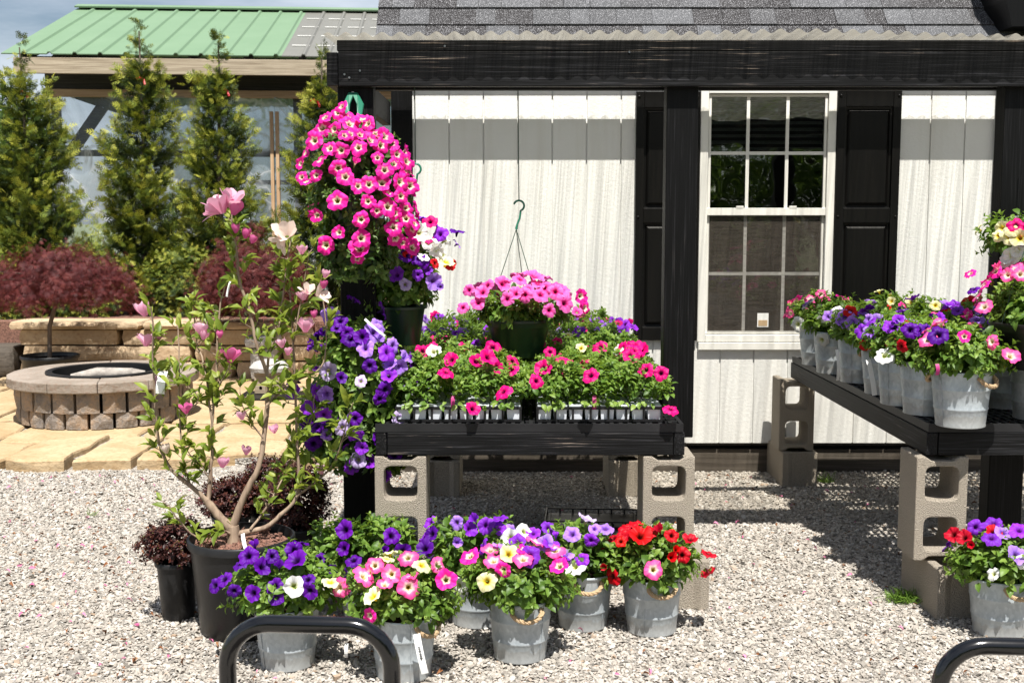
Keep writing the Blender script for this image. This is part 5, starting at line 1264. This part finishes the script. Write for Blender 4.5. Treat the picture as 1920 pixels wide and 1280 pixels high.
# purple cascade lower on the post
YV = BY - .16
cV = at(672, 735, YV); k4 = empty('petunia_tower', at(672, 880, YV), 0, 'cascading mass of purple and lilac petunias fixed low on the black post', 'hanging basket')
cen = [(cV + Vector((.0, 0, .17)), (.15, .13, .12)), (cV + Vector((.01, 0, .02)), (.20, .16, .18)), (cV + Vector((-.02, 0, -.16)), (.19, .15, .16)), (at(612, 790, YV + .02), (.10, .10, .17)), (at(728, 835, YV - .02), (.08, .09, .10))]
m = MB(); m.lathe([(0, -.24), (.07, -.24), (.085, -.1), (.085, .17), (0, .17)], 20, cV - k4.location); m.build('planter_bag', MT['greenpot'], k4, smooth=True)
for i, (c, r) in enumerate(cen): mound(k4, c, r, 190, .037, -.9, MT['petleaf2'] if i == 2 else MT['petleaf'], name='foliage')
fl = '530,215,DP 693,270,DP 395,305,VI 450,335,DP 370,420,DP 505,435,DP 570,430,DP 670,355,VI 665,440,VI 590,495,VI 710,520,PU 755,475,VI 790,560,VI 860,575,DP 615,595,DP 320,600,PU 375,625,LL 455,665,DP 305,745,PU 370,760,VI 565,685,LL 718,655,PU 810,695,VI 850,700,DP 700,735,DP 670,790,DP 350,885,PU 530,905,DP 270,945,DP 225,1000,DP 460,960,LL 540,1000,PU 570,1070,PU 680,1020,DP 548,1140,LL 510,1195,PU 770,1075,DP 755,1140,DP 775,905,LL 915,645,DP 310,480,DP 170,685,DP 160,740,PU 740,590,VI 430,380,DP 820,540,VI 640,400,VI 780,600,VI 480,400,DP'
put_flowers(k4, cV, (.20, .17, .33), T(fl), C5, .029, 14, ('DP', 'PU', 'VI'), jitter=.3, up=.15)
put_flowers(k4, at(612, 790, YV + .0), (.11, .11, .17), T('582,765,PU 598,798,DP 628,772,PU 588,832,DP 640,838,PU 612,812,VI 604,745,PU'), CC, .029, 0, up=.2)
put_flowers(k4, at(728, 835, YV - .02), (.09, .10, .11), T('700,862,PU 738,852,DP 722,884,PU 745,826,DP'), CC, .029, 0, up=.2)
strip_tag(k4, at(684, 598, cV.y - .12), at(722, 630, cV.y - .13), .009)
# right-hand hanging baskets
YR = 4.25; rb_ = at(1958, 690, YR)
k5, c5, r5 = basket(rb_, .19, .135, .17, 'large dark hanging basket of trailing pink petunias over the bucket bench', (.22, .19, .13), .05, 170, at(1938, 380, YR), at(1944, 160, YR), 3, 'pot')
put_flowers(k5, c5, (.24, .2, .17), T('1240,345,HP 1385,320,PK 1370,335,HP 1490,310,PK 1245,420,DP 1430,350,PK 1500,350,PK 1300,510,PK 1470,330,PK'), C8, .030, 14, ('PK', 'HP'))
YR2 = 4.42; rb2 = at(1945, 560, YR2)
k6, c6, r6 = basket(rb2, .13, .10, .13, 'yellow and white petunia basket hanging behind the large dark one', (.215, .17, .12), .10, 110, at(1962, 250, YR2), at(1966, 150, YR2), 3, 'white_trim')
put_flowers(k6, c6, (.22, .18, .16), T('1405,85,YE 1445,125,YE 1390,125,YE 1460,95,YE 1495,135,YE 1475,75,MG 1435,250,WH 1480,200,WH 1500,160,DP 1430,235,WH 1500,90,MG 1455,225,WH'), C8, .027, 10, ('YE', 'WH'))
# ================================================================== MAGNOLIA AND POTS
mg = ground(455, 1178); YMg = mg.y
mroot = empty('potted_magnolia', (XX(455, 1100, YMg), YMg, .004), 0, 'young pink magnolia with many bare stems in a large black pot', 'potted tree')
nursery_pot(mroot, 'pot', .180, .148, .335, .028)
m = MB(); m.lathe([(0, .308), (.08, .312), (.165, .305)], 30); m.build('soil', MT['mulch'], mroot, smooth=True)
chips = rng.uniform(-1, 1, (260, 2)); chips = chips[(chips ** 2).sum(1) < 1] * .16; n = len(chips)
scatter('bark_chips', [(-1, -.5, -.2), (1, -.4, -.2), (.9, .5, -.2), (-.9, .4, -.2), (-.9, -.4, .2), (.9, -.4, .25), (.8, .4, .2), (-.8, .4, .25)], [(0, 3, 2, 1), (4, 5, 6, 7), (0, 1, 5, 4), (1, 2, 6, 5), (2, 3, 7, 6), (3, 0, 4, 7)], frames(rsphere(n), np.array([[0, 0, 1.]]) + rng.normal(0, .4, (n, 3))), np.stack([chips[:, 0], chips[:, 1], np.full(n, .313)], 1), rng.uniform(.005, .013, n), MT['mulch'], mroot, smooth=False)['kind'] = 'stuff'
BR = [  # polyline in the photograph's plane, depth offset start/end, radius start/end
 ([(439, 1045), (438, 1015), (436, 985)], 0, 0, .038, .030),
 ([(437, 1000), (427, 985), (402, 957), (388, 938)], 0, .0, .027, .018),
 ([(388, 938), (356, 909), (322, 881), (303, 845), (295, 810), (291, 751), (287, 685), (287, 619), (283, 575)], 0, -.12, .014, .003),
 ([(388, 938), (393, 924), (395, 875), (398, 849), (398, 798), (404, 724), (408, 634), (414, 568), (424, 530)], 0, .06, .015, .003),
 ([(398, 798), (387, 712), (379, 669), (369, 642), (362, 560)], .03, .14, .006, .003),
 ([(400, 760), (412, 720), (428, 690), (432, 668)], .03, -.06, .005, .0025),
 ([(356, 909), (342, 852), (336, 751), (336, 654), (333, 610)], 0, .1, .006, .003),
 ([(342, 790), (372, 745), (330, 715), (305, 700)], .03, .0, .004, .002),
 ([(436, 990), (440, 976), (459, 927), (485, 875), (494, 822), (502, 744), (500, 697), (480, 642), (469, 584), (449, 525), (445, 478), (437, 431), (434, 395)], 0, .05, .025, .0035),
 ([(500, 697), (508, 650), (520, 627), (530, 560), (540, 480), (546, 450)], .03, .1, .008, .003),
 ([(440, 1002), (470, 995), (500, 987), (526, 965), (556, 931), (560, 875), (556, 819), (555, 751), (551, 673), (547, 595), (543, 540), (540, 480)], 0, .12, .019, .003),
 ([(556, 931), (594, 901), (624, 871), (640, 830), (653, 781), (662, 755)], .02, -.1, .007, .0022),
 ([(470, 992), (500, 950), (526, 905), (540, 870), (580, 800), (590, 740)], 0, .15, .007, .003),
 ([(440, 1005), (416, 995), (369, 1006), (331, 969), (309, 942)], 0, -.15, .010, .002),
 ([(500, 760), (530, 730), (552, 715), (600, 690), (612, 640), (606, 560), (600, 500)], .0, .12, .0065, .0025),
 ([(494, 822), (470, 790), (455, 760), (450, 735)], .0, -.06, .005, .002),
 ([(551, 640), (565, 560), (572, 520), (580, 470)], .08, .05, .004, .002),
 ([(408, 634), (395, 600), (376, 575)], .04, .1, .004, .002),
 ([(394, 900), (375, 870), (355, 850), (345, 835)], .0, -.08, .004, .002),
]
mm = MB(); LP, LD, LN, LS, LV = [], [], [], [], []
tips = []
for pl, d0, d1, r0, r1 in BR:
    pts = []; n = len(pl)
    # refine with Catmull-Rom
    fine = []
    for i in range(n - 1):
        p0, p1, p2, p3 = pl[max(i - 1, 0)], pl[i], pl[i + 1], pl[min(i + 2, n - 1)]
        for k in range(4):
            t = k / 4; fine.append(tuple(.5 * ((2 * p1[a]) + (-p0[a] + p2[a]) * t + (2 * p0[a] - 5 * p1[a] + 4 * p2[a] - p3[a]) * t * t + (-p0[a] + 3 * p1[a] - 3 * p2[a] + p3[a]) * t ** 3) for a in (0, 1)))
    fine.append(pl[-1]); N_ = len(fine)
    for i, (px, py) in enumerate(fine):
        t = i / (N_ - 1); pts.append(at(px + random.uniform(-.8, .8), py, YMg + d0 + (d1 - d0) * t) - mroot.location)
    rad = [(r0 + (r1 - r0) * (i / (N_ - 1)) ** .45) * .76 * random.uniform(.92, 1.1) for i in range(N_)]
    mm.tube(pts, rad, 8); tips.append(pts[-1])
    L = 0
    for i in range(1, N_):
        seg = pts[i] - pts[i - 1]; L += seg.length
        if rad[i] < .008 and i > 1:
            k = max(1, int(seg.length / (.0135 if pl[len(pl) // 2][0] > 480 else .017) + .5)) if rad[i] < .0062 else (1 if random.random() < .5 else 0)
            for _ in range(k):
                if random.random() < (.22 if (pts[i] + mroot.location).x < -.76 else .30): continue
                p = pts[i - 1] + seg * random.random(); a = random.uniform(0, 6.28)
                side = Vector((math.cos(a), math.sin(a), random.uniform(.2, .9))); ll = random.uniform(.008, .035)
                if ll > .018: mm.tube([p, p + side.normalized() * ll], [.0018, .0012], 4)
                q = p + side.normalized() * ll
                for _ in range(random.choice((2, 3, 4))):
                    dd = side.normalized() * .6 + seg.normalized() * .5 + Vector([random.gauss(0, .5) for _ in range(3)])
                    LP.append(q); LD.append(dd); LN.append(Vector((random.gauss(0, .4), random.gauss(-.4, .4), 1))); LS.append(random.uniform(.034, .068)); LV.append(min(1, max(0, random.gauss(.55, .22))))
mm.build('stem', MT['bark'], mroot, smooth=True)
scatter('foliage', *leaf_template(.38, .15, .25), frames(np.array(LD), np.array(LN)), np.array(LP), LS, MT['magleaf'], mroot, np.array(LV))
def tulip(root, px, py, Y, size, open_, mat='MAG', tilt=(0, 0, 1), n=7):
    """cup of long petals"""
    v, f = [], []; size *= (1.12 if py < 460 else .92); c = at(px, py, Y) - root.location; q = Vector(tilt).normalized().to_track_quat('Z', 'Y'); var = []
    for k in range(n):
        a = 2 * math.pi * k / n + random.uniform(-.25, .25); op = open_ * random.uniform(.6, 1.3) * (1 if k % 2 else .6); Lp = random.uniform(.85, 1.15); b = len(v); vv = random.random()
        for j in range(7):
            t = j / 6; rr = .10 + .26 * math.sin(t * 2.2) * (1 - op * .3) + op * t * t * .75; z = t * Lp * (1 - op * .25 * t); w = (.10 + .22 * math.sin(min(1, t * 1.1) * math.pi / 2) ** 1.2) * (1 if t < .7 else math.sqrt(max(0, 1 - ((t - .7) / .31) ** 2)))
            for s in (-1, -.35, .35, 1):
                cu = (1 - abs(s)) * .05; x = (rr + cu); y = s * w
                v.append(c + q @ (Vector((x * math.cos(a) - y * math.sin(a), x * math.sin(a) + y * math.cos(a), z - .4)) * size)); var.append(vv * .5 + t * .5)
        for j in range(6):
            for s in range(3): f.append((b + j * 4 + s, b + j * 4 + s + 1, b + (j + 1) * 4 + s + 1, b + (j + 1) * 4 + s))
    me = bpy.data.meshes.new('magnolia_flower'); me.from_pydata(v, [], f); me.polygons.foreach_set('use_smooth', [True] * len(f))
    a = me.attributes.new('var', 'FLOAT', 'POINT'); a.data.foreach_set('value', var); return link_mesh('magnolia_flower', me, MT[mat], root)
for px, py, s, op, mt_, tl in ((413, 385, .062, .9, 'MAG', (-.3, -.2, 1)), (434, 376, .055, .7, 'MAG', (.3, -.3, 1)), (402, 392, .05, 1.1, 'MAG', (-.8, -.2, .5)), (440, 392, .045, .3, 'MAGD', (.3, 0, 1)), (536, 437, .05, 1.0, 'MAGW', (0, -.5, .4)), (527, 452, .04, 1.1, 'MAGW', (-.4, -.3, -.4)),
    (269, 582, .055, .25, 'MAG', (-.35, 0, 1)), (275, 638, .055, .8, 'MAG', (.2, 0, 1)), (293, 632, .04, .4, 'MAG', (.5, 0, .8)), (300, 722, .05, .2, 'MAG', (.1, 0, 1)), (349, 768, .038, .6, 'MAGD', (0, -.2, 1)), (377, 618, .05, .4, 'MAG', (-.1, 0, 1)), (382, 630, .035, .3, 'MAG', (.2, 0, 1)), (432, 668, .058, .75, 'MAGD', (.1, 0, 1)),
    (573, 612, .052, .4, 'MAG', (.1, -.1, 1)), (566, 470, .034, .5, 'MAG', (.1, 0, 1)), (577, 545, .040, .9, 'MAGW', (.2, -.3, .6)), (600, 550, .045, .9, 'MAGW', (.6, -.3, .3)), (568, 555, .04, .4, 'MAG', (-.2, 0, 1)), (528, 645, .035, .5, 'MAG', (-.2, 0, 1)), (461, 440, .030, .1, 'MAGD', (.2, 0, 1)), (442, 430, .028, .1, 'MAGD', (0, 0, 1)), (412, 628, .028, .05, 'MAGD', (0, 0, 1)),
    (514, 806, .032, .6, 'MAG', (0, -.4, 1)), (453, 780, .034, .4, 'MAG', (-.2, 0, 1)), (462, 845, .036, .25, 'MAG', (.1, 0, 1)), (418, 868, .042, .3, 'MAG', (.2, 0, 1)), (602, 880, .042, .15, 'MAG', (0, 0, 1)), (311, 843, .036, .3, 'MAGW', (-.2, 0, 1)), (607, 535, .03, .2, 'MAGD', (.1, 0, 1)), (610, 515, .03, .2, 'MAG', (.2, 0, 1)), (474, 450, .026, .1, 'MAGD', (.3, 0, 1)), (589, 590, .028, .1, 'MAGD', (-.1, 0, 1)), (540, 660, .03, .3, 'MAG', (.1, 0, 1))):
    tulip(mroot, px, py, YMg - .06 if px < 460 else YMg - .02, s, op, mt_, tl, 6 if op < .5 else 7)
strip_tag(mroot, at(455, 1000, YMg - .10), at(464, 1037, YMg - .13), .013)
strip_tag(mroot, at(306, 696, YMg - .07), at(300, 738, YMg - .09), .030)
strip_tag(mroot, at(432, 528, YMg), at(425, 556, YMg - .01), .007, bow=.006)
def barberry(px, py, pot_rt, pot_rb, pot_h, fr, label, n, yoff=0, lift=.02, tag_=False):
    g = ground(px, py); root = empty('potted_barberry', (g.x, g.y + yoff, .004), 0, label, 'potted shrub', 'dark red barberries in black pots')
    nursery_pot(root, 'pot', pot_rt, pot_rb, pot_h, .018, ribs=8)
    c = Vector((g.x, g.y + yoff, pot_h + fr[2] * .55 + lift)); mound(root, c, fr, n, .017, -.75, MT['barb'], 9, tmpl=leaf_template(.6, .1), upb=.8, inner=.45); return root
barberry(335, 1157, .073, .058, .215, (.135, .12, .09), 'small dark red barberry in a ribbed black pot beside the magnolia pot', 320)
barberry(436, 1060, .075, .058, .215, (.13, .11, .10), 'dark red barberry in a ribbed pot behind the magnolia trunk', 420)
barberry(560, 1075, .095, .075, .20, (.15, .13, .17), 'tall dark red barberry between the magnolia and the black post', 560)
barberry(505, 1040, .085, .065, .20, (.14, .12, .15), 'dark red barberry deep behind the magnolia stems', 480)
# grass tuft and weeds
def tuft(px, py, r, n, hgt, label):
    g = ground(px, py); root = empty('grass_tuft', (g.x, g.y, 0), 0, label, 'grass tuft')
    P = np.stack([g.x + rng.normal(0, r, n), g.y + rng.normal(0, r * .55, n), np.full(n, .002)], 1); D = np.stack([rng.normal(0, .75, n), rng.normal(0, .6, n), rng.uniform(.4, 1, n)], 1)
    build_leaves(root, 'blades', P, D, rng.normal(0, 1, (n, 3)), rng.uniform(.4, 1, n) * hgt, rng.random(n), MT['grass'], leaf_template(.07, .35, .1))
tuft(1695, 1128, .030, 330, .07, 'small bright green grass tuft at the foot of the front concrete block')
tuft(1548, 905, .02, 60, .08, 'thin green weeds beside the back concrete block')
tuft(172, 968, .012, 22, .05, 'tiny lone weed growing through the open gravel')
tuft(208, 812, .02, 60, .03, 'short green weed at the foot of the fire pit')
# ================================================================== CARTS (push handles in front)
def cart(px, Yc, label, half, ztop, yaw):
    root = empty('flatbed_cart', (XX(px, 1200, Yc), Yc, 0), yaw, label, 'cart', 'flatbed carts with black tube handles')
    rc = .075; tr = .0150; pts = [(-half, 0, .25)]
    for i in range(9): a = math.pi - (math.pi / 2) * i / 8; pts.append((-half + rc + rc * math.cos(a), 0, ztop - rc + rc * math.sin(a)))
    for i in range(9): a = math.pi / 2 - (math.pi / 2) * i / 8; pts.append((half - rc + rc * math.cos(a), 0, ztop - rc + rc * math.sin(a)))
    pts.append((half, 0, .25)); m = MB(); m.tube(pts, tr, 20); m.build('push_handle', MT['tube'], root, smooth=True)
    m = MB(); m.box(-half - .02, half + .02, -1.0, .02, .22, .25); m.build('platform', MT['darkwood'], root, bevel=.004)
    for sx in (-1, 1):
        for y in (-.12, -.9):
            m = MB(); m.tube([(sx * (half - .03) - .018, y, .10), (sx * (half - .03) - .012, y, .10), (sx * (half - .03) + .012, y, .10), (sx * (half - .03) + .018, y, .10)], [.085, .1, .1, .085], 24); w = m.build('wheel', MT['tray'], root, smooth=True)
            m = MB(); m.box(sx * (half - .03) - .03, sx * (half - .03) - .022, y - .02, y + .02, .09, .22); m.box(sx * (half - .03) + .022, sx * (half - .03) + .03, y - .02, y + .02, .09, .22); m.build('wheel_bracket', MT['tube'], root)
cart(579, 1.93, 'black tube cart handle in front of the purple petunia bucket', .142, ZZ(1170, 1.93) , R(-4))
cart(1926, 1.93, 'black tube cart handle in the bottom corner, in front of the open gravel', .142, ZZ(1212, 1.93), R(-4))
# ================================================================== CAMERA, LIGHT, SKY
cd = bpy.data.cameras.new('camera'); cam = bpy.data.objects.new('camera', cd); COL.objects.link(cam); cam.location = CAM
cam.rotation_euler = (math.pi / 2 - PITCH, 0, 0); cd.sensor_width = 36; cd.lens = F / 1920 * 36; cd.clip_end = 1000; cd.clip_start = .05
cd.dof.use_dof = True; cd.dof.focus_distance = 4.35; cd.dof.aperture_fstop = 11
SC.camera = cam
EL, AZ = R(64.5), R(8)
sd = bpy.data.lights.new('sun', 'SUN'); sd.energy = 5.0; sd.angle = R(.53); sd.color = (1.0, .965, .905); sun = bpy.data.objects.new('sun', sd); COL.objects.link(sun)
v = Vector((math.sin(AZ) * math.cos(EL), -math.cos(AZ) * math.cos(EL), math.sin(EL))); sun.rotation_euler = v.to_track_quat('Z', 'Y').to_euler(); sun.location = v * 20
w = bpy.data.worlds.new('World'); SC.world = w; w.use_nodes = True; nt = w.node_tree; nt.nodes.clear()
out = nt.nodes.new('ShaderNodeOutputWorld'); bg = nt.nodes.new('ShaderNodeBackground'); sky = nt.nodes.new('ShaderNodeTexSky')
sky.sky_type = 'NISHITA'; sky.sun_disc = False; sky.sun_elevation = EL; sky.sun_rotation = math.pi - AZ; sky.air_density = 1.0; sky.dust_density = 1.2
tc = nt.nodes.new('ShaderNodeTexCoord'); mp = nt.nodes.new('ShaderNodeMapping'); mp.inputs['Scale'].default_value = (1, 1, 5); no = nt.nodes.new('ShaderNodeTexNoise'); no.inputs['Scale'].default_value = 2.2; no.inputs['Detail'].default_value = 8; no.inputs['Roughness'].default_value = .6
rp = nt.nodes.new('ShaderNodeValToRGB'); rp.color_ramp.elements[0].position = .36; rp.color_ramp.elements[1].position = .66; rp.color_ramp.elements[1].color = (.75, .75, .75, 1)
mx = nt.nodes.new('ShaderNodeMix'); mx.data_type = 'RGBA'; mx.inputs[7].default_value = (10.5, 11.2, 12.3, 1)
L = nt.links.new; L(tc.outputs['Generated'], mp.inputs[0]); L(mp.outputs[0], no.inputs['Vector']); L(no.outputs['Fac'], rp.inputs[0]); L(rp.outputs[0], mx.inputs[0]); L(sky.outputs[0], mx.inputs[6]); L(mx.outputs[2], bg.inputs[0]); bg.inputs[1].default_value = .05; L(bg.outputs[0], out.inputs[0])
SC.view_settings.view_transform = 'Standard'; SC.view_settings.look = 'None'; SC.view_settings.exposure = .86; SC.view_settings.gamma = 1
SC.render.engine = 'CYCLES'
try:
    SC.cycles.use_denoising = True; SC.cycles.max_bounces = 8; SC.cycles.transparent_max_bounces = 16
    SC.cycles.caustics_reflective = False; SC.cycles.caustics_refractive = False
    SC.cycles.sample_clamp_indirect = 8
except Exception: pass
